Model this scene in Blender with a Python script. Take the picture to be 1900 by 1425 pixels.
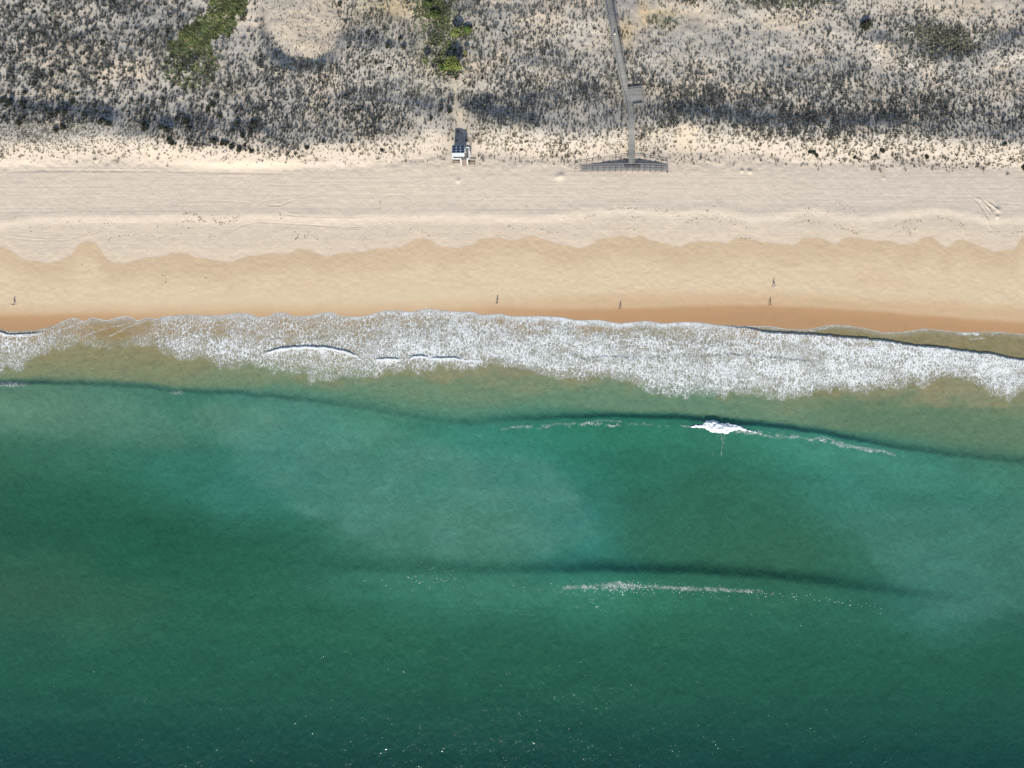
import bpy, bmesh, math, random
import numpy as np
from mathutils import Vector, Matrix

random.seed(7)
RS = np.random.RandomState(11)
SC = bpy.context.scene
COL = SC.collection
for o in list(bpy.data.objects):
    bpy.data.objects.remove(o)

# ------------------------------------------------------------------ camera
CAMH = 215.0
MPP = 0.15                      # metres per photograph pixel at sea level
cam_d = bpy.data.cameras.new("camera")
cam = bpy.data.objects.new("camera", cam_d)
COL.objects.link(cam)
cam.location = (0, 0, CAMH)
cam.rotation_euler = (0, 0, 0)
cam_d.sensor_width = 36
cam_d.lens = 18.0 / (142.5 / CAMH)
cam_d.clip_start = 1.0
cam_d.clip_end = 6000
SC.camera = cam

# ------------------------------------------------------------------ light
SUN_EL = math.radians(34)
SUN_AZ = math.atan2(-0.09, -1.0)            # clockwise from +Y
sdir = Vector((math.sin(SUN_AZ) * math.cos(SUN_EL), math.cos(SUN_AZ) * math.cos(SUN_EL), math.sin(SUN_EL)))
world = bpy.data.worlds.new("World")
SC.world = world
world.use_nodes = True
wn = world.node_tree
bg = wn.nodes["Background"]
sky = wn.nodes.new("ShaderNodeTexSky")
sky.sky_type = 'NISHITA'
sky.sun_disc = False
sky.sun_elevation = SUN_EL
sky.sun_rotation = SUN_AZ % (2 * math.pi)
sky.altitude = 0
wn.links.new(sky.outputs[0], bg.inputs[0])
bg.inputs[1].default_value = 0.13
sun_d = bpy.data.lights.new("sun", 'SUN')
sun_d.energy = 4.3
sun_d.angle = math.radians(0.53)
sun_d.color = (1.0, 0.93, 0.80)
sun = bpy.data.objects.new("sun", sun_d)
COL.objects.link(sun)
sun.rotation_euler = sdir.to_track_quat('Z', 'Y').to_euler()
sun.location = sdir * 300
SC.view_settings.view_transform = 'Standard'
SC.view_settings.look = 'None'
SC.view_settings.gamma = 1
SC.view_settings.use_curve_mapping = False
SC.view_settings.exposure = 0.47
KAL = np.array([0.655, 0.65, 0.665])          # albedo of a level surface per unit of pictured linear colour

# ------------------------------------------------------------------ helpers
def P(px, py, z=0.0):
    """ground position of a photograph pixel seen on the level z"""
    k = MPP * (1 - z / CAMH)
    return ((px - 950.0) * k, (712.5 - py) * k, z)

def lin(c):
    c = np.asarray(c, float) / 255.0
    return np.where(c <= 0.04045, c / 12.92, ((c + 0.055) / 1.055) ** 2.4)

_TAB = RS.rand(256, 256)
def vnoise(x, y, s=0):
    x = np.asarray(x, float) + s * 17.31; y = np.asarray(y, float) + s * 41.77
    xi = np.floor(x).astype(int); yi = np.floor(y).astype(int)
    fx = x - xi; fy = y - yi
    fx = fx * fx * (3 - 2 * fx); fy = fy * fy * (3 - 2 * fy)
    a = _TAB[yi & 255, xi & 255]; b = _TAB[yi & 255, (xi + 1) & 255]
    c = _TAB[(yi + 1) & 255, xi & 255]; d = _TAB[(yi + 1) & 255, (xi + 1) & 255]
    return (a * (1 - fx) + b * fx) * (1 - fy) + (c * (1 - fx) + d * fx) * fy

def fbm(x, y, o=4, s=0):
    r = 0; a = 0.5; n = 0
    for k in range(o):
        r = r + a * vnoise(x * 2 ** k, y * 2 ** k, s + k * 3); n += a; a *= 0.5
    return r / n * 2 - 1          # about -1 .. 1

def ss(a, b, x):
    t = np.clip((np.asarray(x, float) - a) / (b - a), 0, 1)
    return t * t * (3 - 2 * t)

def mixc(a, b, t):
    return a * (1 - t[..., None]) + np.asarray(b, float) * t[..., None]

_gx = np.arange(-3000, 5001, 1.0)
def curve(pts, sm=4.0):
    """smooth function y(x) through photograph points, level beyond the ends"""
    p = np.array(pts, float)
    y = np.interp(_gx, p[:, 0], p[:, 1])
    k = np.exp(-(np.arange(-30, 31) / sm) ** 2 / 2); k /= k.sum()
    y = np.convolve(np.pad(y, 30, mode='edge'), k, 'valid')
    return lambda u: np.interp(u, _gx, y)

def np_mesh(name, V, F, mat, attrs=None, smooth=True, parent=None):
    me = bpy.data.meshes.new(name)
    V = np.ascontiguousarray(V, dtype=np.float32); F = np.ascontiguousarray(F, dtype=np.int32)
    n = F.shape[1]
    me.vertices.add(len(V)); me.vertices.foreach_set('co', V.ravel())
    me.loops.add(F.size); me.loops.foreach_set('vertex_index', F.ravel())
    me.polygons.add(len(F)); me.polygons.foreach_set('loop_start', np.arange(0, F.size, n, dtype=np.int32))
    me.update(calc_edges=True)
    me.polygons.foreach_set('use_smooth', np.full(len(F), smooth))
    for an, a in (attrs or {}).items():
        a = np.asarray(a, np.float32)
        if a.ndim == 2:
            at = me.attributes.new(an, 'FLOAT_COLOR', 'POINT')
            at.data.foreach_set('color', np.concatenate([a, np.ones((len(a), 1), np.float32)], 1).ravel())
        else:
            at = me.attributes.new(an, 'FLOAT', 'POINT')
            at.data.foreach_set('value', a)
    if mat: me.materials.append(mat)
    o = bpy.data.objects.new(name, me); COL.objects.link(o)
    if parent: o.parent = parent
    return o

def grid_faces(nr, nc):
    i = np.arange(nr - 1)[:, None] * nc + np.arange(nc - 1)[None, :]
    return np.stack([i, i + nc, i + nc + 1, i + 1], -1).reshape(-1, 4)

def tag(o, label=None, cat=None, group=None, kind=None):
    if label: o['label'] = label
    if cat: o['category'] = cat
    if group: o['group'] = group
    if kind: o['kind'] = kind
    return o

def empty(name, loc, rz=0.0):
    o = bpy.data.objects.new(name, None); COL.objects.link(o)
    o.location = loc; o.rotation_euler = (0, 0, rz); o.empty_display_size = 0.5
    return o

class MB:
    """collects boxes and bars into one mesh"""
    def __init__(s): s.bm = bmesh.new()
    def box(s, c, d, rz=0.0, M=None):
        m = Matrix.Translation(c) @ Matrix.Rotation(rz, 4, 'Z') @ Matrix.Diagonal((d[0], d[1], d[2], 1))
        if M: m = M @ m
        bmesh.ops.create_cube(s.bm, size=1, matrix=m); return s
    def bar(s, a, b, w, h=None):
        a = Vector(a); b = Vector(b); d = b - a
        q = d.to_track_quat('X', 'Z').to_matrix().to_4x4()
        m = Matrix.Translation((a + b) / 2) @ q @ Matrix.Diagonal((d.length, w, h or w, 1))
        bmesh.ops.create_cube(s.bm, size=1, matrix=m); return s
    def cyl(s, a, b, r, r2=None, n=10):
        a = Vector(a); b = Vector(b); d = b - a
        m = Matrix.Translation((a + b) / 2) @ d.to_track_quat('Z', 'Y').to_matrix().to_4x4()
        bmesh.ops.create_cone(s.bm, cap_ends=True, segments=n, radius1=r, radius2=r if r2 is None else r2, depth=d.length, matrix=m); return s
    def build(s, name, mat, parent=None, bevel=0.0):
        if bevel:
            bmesh.ops.bevel(s.bm, geom=list(s.bm.edges), offset=bevel, segments=1, affect='EDGES')
        me = bpy.data.meshes.new(name); s.bm.to_mesh(me); s.bm.free()
        if mat: me.materials.append(mat)
        o = bpy.data.objects.new(name, me); COL.objects.link(o)
        if parent:
            o.parent = parent
            o.matrix_parent_inverse = Matrix.Translation(-parent.location) if parent.rotation_euler.z == 0 else parent.matrix_world.inverted()
        return o

# ------------------------------------------------------------------ materials
class NT:
    def __init__(s, name):
        s.m = bpy.data.materials.new(name); s.m.use_nodes = True
        s.t = s.m.node_tree; s.b = s.t.nodes["Principled BSDF"]; s.out = s.t.nodes["Material Output"]
        s.b.inputs['Specular IOR Level'].default_value = 0.25
    def n(s, typ, **kw):
        nd = s.t.nodes.new(typ)
        for k, v in kw.items():
            if k.startswith('i_'):
                key = k[2:]
                key = int(key) if key.isdigit() else key.replace('_', ' ')
                s.put(nd.inputs[key], v)
            else: setattr(nd, k, v)
        return nd
    def put(s, inp, v):
        if hasattr(v, 'is_output') or isinstance(v, bpy.types.NodeSocket): s.t.links.new(v, inp)
        else: inp.default_value = v
    def math(s, op, a, b=0.0, clamp=False):
        nd = s.n('ShaderNodeMath', operation=op, use_clamp=clamp); s.put(nd.inputs[0], a); s.put(nd.inputs[1], b); return nd.outputs[0]
    def attr(s, name): return s.n('ShaderNodeAttribute', attribute_name=name)
    def pos(s, scale=(1, 1, 1), rot=0.0):
        tc = s.n('ShaderNodeTexCoord'); mp = s.n('ShaderNodeMapping')
        mp.inputs['Scale'].default_value = scale; mp.inputs['Rotation'].default_value = (0, 0, rot)
        s.t.links.new(tc.outputs['Object'], mp.inputs[0]); return mp.outputs[0]
    def noise(s, vec, scale, detail=3.0, rough=0.5, dist=0.0):
        nd = s.n('ShaderNodeTexNoise'); s.put(nd.inputs['Vector'], vec); nd.inputs['Scale'].default_value = scale
        nd.inputs['Detail'].default_value = detail; nd.inputs['Roughness'].default_value = rough; nd.inputs['Distortion'].default_value = dist
        return nd
    def rng(s, v, a, b, c, d, smooth=False):
        nd = s.n('ShaderNodeMapRange'); nd.interpolation_type = 'SMOOTHSTEP' if smooth else 'LINEAR'
        s.put(nd.inputs['Value'], v)
        for k, x in zip(('From Min', 'From Max', 'To Min', 'To Max'), (a, b, c, d)): s.put(nd.inputs[k], x)
        return nd.outputs[0]
    def mul(s, col, fac):
        nd = s.n('ShaderNodeVectorMath', operation='SCALE'); s.put(nd.inputs[0], col); s.put(nd.inputs['Scale'], fac); return nd.outputs[0]
    def mix(s, f, a, b):
        nd = s.n('ShaderNodeMix', data_type='RGBA'); s.put(nd.inputs[0], f); s.put(nd.inputs[6], a); s.put(nd.inputs[7], b); return nd.outputs[2]
    def bump(s, h, strength, dist, normal=None):
        nd = s.n('ShaderNodeBump'); s.put(nd.inputs['Strength'], strength); nd.inputs['Distance'].default_value = dist
        s.put(nd.inputs['Height'], h)
        if normal is not None: s.put(nd.inputs['Normal'], normal)
        return nd.outputs[0]

def simple_mat(name, col, rough=0.7, var=0.15, scale=4.0, metal=0.0, stretch=(1, 1, 1), spec=0.25):
    t = NT(name)
    no = t.noise(t.pos(stretch), scale, 4)
    f = t.rng(no.outputs[0], 0.3, 0.7, 1 - var, 1 + var)
    rgb = t.n('ShaderNodeRGB'); rgb.outputs[0].default_value = (*col, 1)
    t.put(t.b.inputs['Base Color'], t.mul(rgb.outputs[0], f))
    t.b.inputs['Roughness'].default_value = rough; t.b.inputs['Metallic'].default_value = metal
    t.b.inputs['Specular IOR Level'].default_value = spec
    return t.m

# ------------------------------------------------------------------ lines read from the photograph
S_pts = [(-300,600),(-40,606),(0,609),(15,614),(65,612),(100,604),(125,592),(140,589),(155,597),(170,588),(185,592),(200,594),(225,587),(240,586),
 (255,595),(275,588),(290,592),(300,587),(320,586),(350,583),(380,586),(410,585),(440,580),(465,582),(475,588),(500,587),(510,580),(530,580),
 (545,587),(575,586),(600,580),(615,579),(635,587),(665,588),(690,583),(710,577),(735,575),(760,579),(780,575),(795,572),(815,575),(845,578),
 (875,578),(895,584),(930,582),(950,587),(1000,586),(1040,588),(1070,594),(1110,593),(1150,600),(1200,595),(1230,600),(1270,597),(1300,598),
 (1330,603),(1380,605),(1430,605),(1460,610),(1500,611),(1530,604),(1550,602),(1575,604),(1600,608),(1640,617),(1680,615),(1715,609),(1780,616),(1850,615),(1900,620),(2200,640)]
E_pts = [(-300,700),(0,690),(40,692),(60,664),(110,652),(150,645),(200,660),(250,650),(290,645),(300,655),(330,668),(380,665),(400,680),(430,685),(460,676),(480,690),(530,690),(560,700),
 (600,712),(650,700),(680,705),(720,690),(790,690),(820,680),(880,685),(900,675),(950,680),(1000,690),(1030,700),(1060,703),(1100,703),(1150,700),
 (1170,705),(1190,723),(1220,730),(1250,735),(1300,730),(1340,735),(1380,733),(1420,735),(1460,740),(1500,735),(1550,720),(1580,725),(1640,720),
 (1680,715),(1720,710),(1760,698),(1800,705),(1840,730),(1870,745),(1885,735),(1900,725),(2200,740)]
A_pts = [(-300,470),(-20,452),(0,458),(20,465),(40,480),(80,487),(110,485),(135,470),(145,452),(165,447),(180,452),(190,470),(205,485),(230,489),(260,480),(300,475),
 (320,470),(335,467),(360,475),(400,483),(430,486),(460,475),(500,470),(535,470),(550,462),(570,461),(590,472),(605,476),(640,468),(670,468),
 (700,460),(725,461),(750,456),(770,444),(785,440),(800,446),(810,455),(850,460),(875,455),(890,443),(925,440),(950,447),(975,440),(992,435),
 (1005,443),(1030,450),(1075,460),(1100,452),(1105,445),(1150,437),(1172,440),(1190,436),(1205,446),(1240,452),(1262,460),(1280,450),(1300,447),
 (1340,450),(1348,452),(1365,440),(1390,443),(1420,450),(1445,451),(1475,455),(1490,442),(1515,439),(1535,447),(1550,455),(1560,445),(1572,440),
 (1600,443),(1625,447),(1650,446),(1670,454),(1700,450),(1712,440),(1730,440),(1745,452),(1755,460),(1770,450),(1782,443),(1810,453),(1845,466),
 (1885,462),(1892,445),(1900,437),(2200,450)]
B_pts = [(-300,410),(0,412),(60,404),(120,400),(250,403),(330,398),(400,404),(480,397),(560,402),(640,403),(720,400),(800,398),(900,400),(1000,403),(1080,392),(1160,385),(1250,394),
 (1330,388),(1400,403),(1450,398),(1500,385),(1560,398),(1610,403),(1660,395),(1740,387),(1790,395),(1840,407),(1900,403),(2200,400)]
C_pts = [(-300,590),(0,586),(120,583),(300,584),(470,583),(650,586),(800,580),(930,573),(1000,575),(1100,573),(1200,570),(1420,566),(1500,571),(1600,576),(1700,583),(1800,592),(1900,598),(2200,610)]
C2_pts = [(-300,570),(0,570),(300,569),(650,566),(930,556),(1100,550),(1200,545),(1420,545),(1600,553),(1750,560),(1900,570),(2200,580)]
F1_pts = [(1330,603),(1385,608),(1430,617),(1500,620),(1560,625),(1600,628),(1650,633),(1700,642),(1740,644),(1780,650),(1820,655),(1850,657),(1870,664),(1900,668),(2200,690)]
F3_pts = [(430,672),(470,660),(495,652),(520,645),(560,642),(600,643),(640,650),(665,660),(690,666),(720,664),(745,665),(757,667),(766,660),(785,659),(800,664),(840,662),(860,666),(900,668),(960,662)]
W1_pts = [(-300,705),(0,706),(150,707),(270,713),(330,721),(450,727),(520,733),(600,742),(680,755),(760,770),(830,780),(880,782),(950,775),(1050,770),(1150,768),(1250,770),
 (1330,776),(1400,783),(1470,791),(1540,801),(1600,814),(1700,832),(1800,845),(1900,855),(2200,890)]
W2_pts = [(400,1046),(600,1050),(760,1054),(900,1055),(1000,1054),(1100,1053),(1200,1053),(1300,1057),(1400,1063),(1500,1072),(1600,1085),(1660,1094),(1800,1115)]
D_pts = [(-300,268),(0,266),(100,264),(180,256),(250,252),(330,268),(420,280),(480,281),(560,272),(640,268),(760,250),(840,232),(900,238),(1000,242),(1090,250),(1200,228),(1300,238),
 (1420,238),(1480,256),(1600,256),(1680,242),(1750,256),(1900,270),(2200,275)]
S_f, E_f, A_f, B_f = curve(S_pts, 2.5), curve(E_pts, 4), curve(A_pts, 2.5), curve(B_pts, 12)
C_f, C2_f, F1_f, F3_f = curve(C_pts, 12), curve(C2_pts, 20), curve(F1_pts, 3), curve(F3_pts, 3)
W1_f, W2_f, D_f = curve(W1_pts, 10), curve(W2_pts, 20), curve(D_pts, 12)

# tracks and scrapes in the sand: (points, half width px, depth m, darkness)
TRACKS = [
 ([(0,432),(50,438),(90,442),(140,440),(190,423)], .9, .05, .05), ([(0,440),(60,446),(120,446),(180,431),(210,418)], .9, .05, .04),
 ([(310,412),(330,388),(350,374),(380,372),(470,376)], .8, .05, .05), ([(315,418),(337,392),(360,378)], .8, .04, .04),
 ([(390,414),(402,428),(425,431),(450,418),(480,412),(640,421),(690,421),(730,408),(755,398)], .9, .06, .07),
 ([(395,420),(415,427),(445,424)], .8, .05, .05), ([(560,415),(640,424),(690,425),(735,412),(760,399)], .8, .05, .05),
 ([(496,381),(520,381),(535,375),(552,369)], 1.2, .10, .10), ([(470,378),(510,370),(560,366),(620,360)], .8, .05, .05),
 ([(704,390),(705,373),(710,365),(722,362),(745,363),(762,370),(771,385)], .8, .03, .06),
 ([(1806,368),(1818,378),(1826,392),(1836,407)], 1.6, .16, .12), ([(1814,366),(1830,380),(1838,392)], 1.4, -.16, .0),
 ([(1822,372),(1838,384),(1844,394)], 1.5, .16, .12), ([(1834,376),(1850,388),(1856,394)], 1.5, -.18, 0),
 ([(1830,405),(1836,420),(1840,424)], 1.8, -.10, 0), ([(1850,402),(1853,420)], 1.6, -.08, 0),
 ([(870,318),(862,342),(848,346)], .8, .04, .04), ([(1850,376),(1900,380)], .9, .05, .05), ([(1855,384),(1900,387)], .9, .05, .05),
 ([(520,396),(545,400),(590,402),(650,403),(690,401)], 1.2, .06, .05),
 ([(0,317),(250,318),(480,321),(560,322)], 1.6, .08, .09), ([(30,314),(200,316),(420,317)], 1.2, .05, .06),
]
def seg_dist(u, v, pts):
    d = np.full(u.shape, 1e9)
    for (x0, y0), (x1, y1) in zip(pts[:-1], pts[1:]):
        dx, dy = x1 - x0, y1 - y0; L = dx * dx + dy * dy
        t = np.clip(((u - x0) * dx + (v - y0) * dy) / L, 0, 1)
        d = np.minimum(d, np.hypot(u - x0 - t * dx, v - y0 - t * dy))
    return d

def inside(u, v, poly):
    r = np.zeros(u.shape, bool); j = len(poly) - 1
    for i in range(len(poly)):
        xi, yi = poly[i]; xj, yj = poly[j]
        c = ((yi > v) != (yj > v)) & (u < (xj - xi) * (v - yi) / (yj - yi + 1e-9) + xi)
        r ^= c; j = i
    return r

def blob(u, v, x, y, rx, ry=None):
    return np.exp(-((u - x) / rx) ** 2 - ((v - y) / (ry or rx)) ** 2)

def ground_h(u, v, fine=True):
    """height of the land (m) where the photograph shows pixel u, v"""
    u = np.asarray(u, float); v = np.asarray(v, float)
    S = S_f(u); D = D_f(u); A = A_f(u)
    t = S - v                                      # px landward of the waterline
    h = np.where(t < 0, 0.04 + t * MPP * 0.05, 0.04 + 1.55 * ss(-20, 190, t) + 0.45 * ss(120, 215, t) - 0.11)
    h = np.where((t > -400), np.where(t < 0, 0.04 + t * MPP * 0.05, 0.04 + 1.7 * (np.clip(t, 0, 190) / 190) ** 0.9 + 0.35 * ss(170, 290, t)), -18 * ss(400, 3000, -t) - 3)
    B = B_f(u)
    h = h + 0.16 * np.exp(-((v - B) / 11.0) ** 2) * ss(0, 40, t)
    # foredune: rises from the foot to crest line D, drops behind it
    d = (D - v) * MPP                              # metres inland of the crest
    front = ss(-8.0, 0.8, d)
    lee = 1 - 0.78 * ss(0.0, 10.5, d)
    lo = fbm(u / 130.0, v / 110.0, 3, 5)
    h = h + (2.3 + 0.7 * lo) * (1 - .8 * blob(u, v, 852, 225, 26, 60)) * front * lee * ss(40, 60, 330 - v + 30)
    inl = ss(-4, 14, d)
    h = h + inl * (0.9 + 1.3 * fbm(u / 150.0, v / 90.0, 3, 9) + 0.5 * fbm(u / 45.0, v / 38.0, 3, 2))
    # hollow with a steep southern wall, and other lee faces
    cx, cy = 565.0, 38.0
    r = np.hypot((u - cx) / 88.0, (v - cy) / 96.0)
    h = h - 2.3 * (1 - ss(0.72, 1.06, r)) * ss(-60, 10, v - 20 + 60)
    for pts, amp in (([(-60,205),(60,206),(130,215),(220,226)], 1.1), ([(240,262),(330,240),(430,238),(500,250)], .9),
                     ([(860,205),(920,222),(1000,236)], 1.3), ([(1260,215),(1360,228),(1450,240)], 1.3), ([(1480,232),(1600,238),(1680,236)], 1.2),
                     ([(1620,75),(1740,112),(1800,112),(1900,70),(2000,60)], 1.1), ([(640,195),(720,190),(800,205)], 1.0), ([(960,190),(1060,185),(1110,175)], .8),
                     ([(650,75),(690,90),(760,90)], .7)):
        c = curve(pts, 10); x0, x1 = pts[0][0], pts[-1][0]
        m = ss(x0 - 40, x0 + 30, u) * (1 - ss(x1 - 30, x1 + 40, u))
        dd = (c(u) - v) * MPP
        h = h + amp * m * np.where(dd < 0, np.exp(-(dd / 5.0) ** 2), np.exp(-(dd / 2.6) ** 2))
    for x, y, r, a in ((1041,326,6,.45),(1034,329,5,.2),(1377,317,3,.4),(1392,318,4,.45),(850,335,4,.35),(1852,389,5,.4),(1851,402,3,.35),(1640,330,3,.2)):
        h = h + a * blob(u, v, x, y, r)
    if fine:
        land = ss(5, 60, t)
        h = h + land * 0.05 * fbm(u / 9.0, v / 7.0, 3, 21) + inl * 0.16 * fbm(u / 8.0, v / 8.0, 3, 31)
        foot = np.exp(-((v - 300) / 18.0) ** 2)
        h = h + foot * 0.18 * fbm(u / 10.0, v / 8.0, 3, 13)
        flat = ss(0, 12, v - 314) * (1 - ss(-8, 4, v - B))
        h = h + flat * 0.018 * fbm(u / 160.0, v / 2.6, 2, 15)
    return h

def gh(px, py): return float(ground_h(np.array([px]), np.array([py]))[0])

# ------------------------------------------------------------------ ground
def stretch(a, b, step, far, n):
    k = np.cumsum(step * 1.35 ** np.arange(1, n + 1)); k = k / k[-1] * far
    return np.concatenate([a - k[::-1], np.arange(a, b + .01, step), b + k])

us = stretch(-70, 1970, 1.25, 2400, 22)
vs = np.concatenate([stretch(-70, 640, 1.25, 2400, 22)[:22 + 569], np.linspace(643, 760, 30), 760 + np.cumsum(4 * 1.3 ** np.arange(24))])
U, V = np.meshgrid(us, vs)
H = ground_h(U, V)
trk = np.zeros_like(U)
for pts, w, dep, dark in TRACKS:
    p = np.array(pts, float); i0 = np.searchsorted(us, p[:, 0].min() - 8); i1 = np.searchsorted(us, p[:, 0].max() + 8)
    j0 = np.searchsorted(vs, p[:, 1].min() - 8); j1 = np.searchsorted(vs, p[:, 1].max() + 8)
    d = seg_dist(U[j0:j1, i0:i1], V[j0:j1, i0:i1], pts)
    uu_ = U[j0:j1, i0:i1]; L_ = .12 * (p[:, 0].max() - p[:, 0].min()) + 2
    tp = ss(0, L_, uu_ - p[:, 0].min() + 1) * (1 - ss(-L_, 0, uu_ - p[:, 0].max() - 1)) * (.55 + .6 * ss(-.4, .3, fbm(uu_ / 25., V[j0:j1, i0:i1] / 10., 2, 33)))
    g = np.exp(-(d / w) ** 2) * tp
    H[j0:j1, i0:i1] -= dep * g; H[j0:j1, i0:i1] += .3 * dep * tp * np.exp(-((d - 2.2 * w) / w) ** 2)
    trk[j0:j1, i0:i1] = np.maximum(trk[j0:j1, i0:i1], dark * g)

def ground_col(u, v):
    S, A, B, C, C2, D = S_f(u), A_f(u), B_f(u), C_f(u), C2_f(u), D_f(u)
    n1 = fbm(u / 60.0, v / 22.0, 4, 41); n2 = fbm(u / 14.0, v / 9.0, 3, 43); n3 = fbm(u / 220.0, v / 60.0, 3, 47)
    A = A + 1.5 * n2; C = C + 2.5 * n1; C2 = C2 + 4 * n1
    c = np.empty(u.shape + (3,)); c[:] = (222, 208, 189)
    c = mixc(c, (226, 212, 190), ss(0, .5, n3) * .7)
    c = mixc(c, (215, 202, 184), np.exp(-((v - 292) / 20.0) ** 2))
    c = mixc(c, (215, 203, 186), ss(1250, 1600, u) * .8)
    # vegetated dune: paler, greyer sand with dry litter
    veg = ss(0, 45, 285 - v + 12 * n2)
    c = mixc(c, (195, 189, 177), veg)
    c = mixc(c, (184, 176, 160), veg * ss(.0, .55, fbm(u / 40., v / 30., 4, 51)) * .8)
    c = mixc(c, (214, 201, 180), veg * ss(.1, .5, fbm(u / 70., v / 40., 4, 53)) * .9)
    sandy = blob(u, v, 565, 45, 62, 60) + blob(u, v, 1225, 18, 40, 14) + blob(u, v, 1290, 35, 60, 22) + blob(u, v, 1460, 40, 60, 22) + blob(u, v, 1790, 15, 90, 18) + blob(u, v, 855, 215, 16, 22) + blob(u, v, 845, 175, 5, 30) + blob(u, v, 1270, 260, 22, 40)
    c = mixc(c, (213, 199, 176), np.clip(sandy, 0, 1) * .9)
    c = mixc(c, (196, 172, 132), np.clip(blob(u, v, 735, 14, 40, 24) + blob(u, v, 1195, 20, 10, 26) + blob(u, v, 1160, 60, 22, 30), 0, 1) * .6)
    c = mixc(c, (165, 158, 122), np.clip(blob(u, v, 690, 20, 40, 25) + blob(u, v, 1230, 40, 20, 18) + blob(u, v, 805, 70, 60, 75), 0, 1) * .35)
    c = mixc(c, (228, 205, 166), np.clip(blob(u, v, 1191, 14, 7, 16) + blob(u, v, 1225, 23, 34, 5) + blob(u, v, 1196, 36, 6, 12), 0, 1) * .85)
    # berm and upper beach
    c = mixc(c, (232, 217, 194), np.exp(-((v - B - 4) / 9.0) ** 2) * .8)
    low = ss(0, 14, v - B - 8)
    c = mixc(c, (219, 204, 182), low)
    c = mixc(c, (214, 199, 181), low * ss(-.1, .4, n3) * .6)
    c = mixc(c, (226, 209, 183), np.exp(-((v - A + 9) / 7.0) ** 2) * .6)
    # damp sand below the scalloped swash line
    w = ss(-1.2, 1.6, v - A)
    damp = np.empty(u.shape + (3,)); damp[:] = (208, 185, 153)
    damp = mixc(damp, (219, 199, 166), ss(8, 62, v - A + 18 * n1))
    damp = mixc(damp, (207, 179, 142), ss(-14, 16, v - C2))
    gold = np.interp(u, [-200, 100, 260, 350, 880, 1060], [1, .95, .7, .5, .55, 1])
    damp = mixc(damp, (192, 154, 112), ss(-5 - 14 * (1 - gold), 6, v - C) * gold)
    damp = mixc(damp, (184, 146, 106), ss(0, 26, v - C) * gold)
    damp = mixc(damp, (214, 188, 156), ss(.1, .6, n3) * (1 - ss(-40, 0, v - C2)) * .6)
    c = mixc(c, damp, w)
    uw = ss(0, 40, v - S)
    c = mixc(c, (165, 140, 98), uw)
    return c * (1 + 0.018 * n2)[..., None], np.maximum(ss(-30, 8, v - C), .5 * w), veg

GC, wet, vegm = ground_col(U, V)
GC = lin(np.clip(GC, 0, 255)) * KAL * (1 - trk)[..., None]
flat_m = ss(0, 10, V - 312) * (1 - ss(-10, 14, V - A_f(U)))

t = NT("sand")
col = t.attr('albedo').outputs['Color']; wetf = t.attr('wet').outputs['Fac']; flf = t.attr('flat').outputs['Fac']
p1 = t.pos()
g1 = t.noise(p1, 2.2, 6, .7); g2 = t.noise(p1, 0.35, 4, .6)
trkn = t.noise(t.pos((.035, 1.25, 1)), 1.0, 3, .6)                  # long wheel ruts lying along the beach
f = t.math('MULTIPLY', t.rng(g1.outputs[0], .25, .75, .92, 1.08), t.rng(g2.outputs[0], .3, .7, .965, 1.035))
wb = t.math('MULTIPLY', t.math('SUBTRACT', 1.0, wetf), 1.0)
f2 = t.mix(wb, (1, 1, 1, 1), f)
vm = t.n('ShaderNodeVectorMath', operation='MULTIPLY'); t.put(vm.inputs[0], col); t.put(vm.inputs[1], f2)
t.put(t.b.inputs['Base Color'], vm.outputs[0])
t.put(t.b.inputs['Roughness'], t.rng(wetf, 0, 1, .95, .42))
t.put(t.b.inputs['Specular IOR Level'], t.rng(wetf, 0, 1, .08, .3))
b1 = t.bump(g1.outputs[0], t.rng(wetf, 0, 1, .5, .05), .12)
b2 = t.bump(trkn.outputs[0], t.math('MULTIPLY', flf, .28), .2, b1)
t.put(t.b.inputs['Normal'], b2)
SAND = t.m
kz = MPP * (1 - H / CAMH)
GV = np.stack([(U - 950) * kz, (712.5 - V) * kz, H], -1).reshape(-1, 3)
beach = np_mesh("beach_ground", GV, grid_faces(*U.shape), SAND, {'albedo': GC.reshape(-1, 3), 'wet': wet.ravel(), 'flat': flat_m.ravel()})
tag(beach, 'pale dry and golden wet sand of the beach and the dunes', 'sand', kind='structure')

# ------------------------------------------------------------------ sea
A1 = curve([(-300,.8),(0,.75),(80,.65),(200,.42),(330,.36),(450,.42),(600,.42),(760,.36),(880,.42),(1000,.62),(1150,.78),(1280,.9),(1380,1.0),(1480,.95),(1600,.75),(1750,.62),(1900,.55),(2200,.5)], 30)
A2 = curve([(400,0),(650,.10),(780,.45),(900,.42),(1000,.6),(1100,.95),(1200,1.0),(1400,.9),(1550,.75),(1660,.45),(1800,0)], 30)

def bore(u, v, F, m, h, front=2.0, back=70.0):
    d = v - F
    return h * m * ss(-front, front, d) * np.exp(-np.clip(d, 0, None) / back)

def m_win(u, a, b, e=25): return ss(a, a + e, u) * (1 - ss(b - e, b, u))

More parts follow.
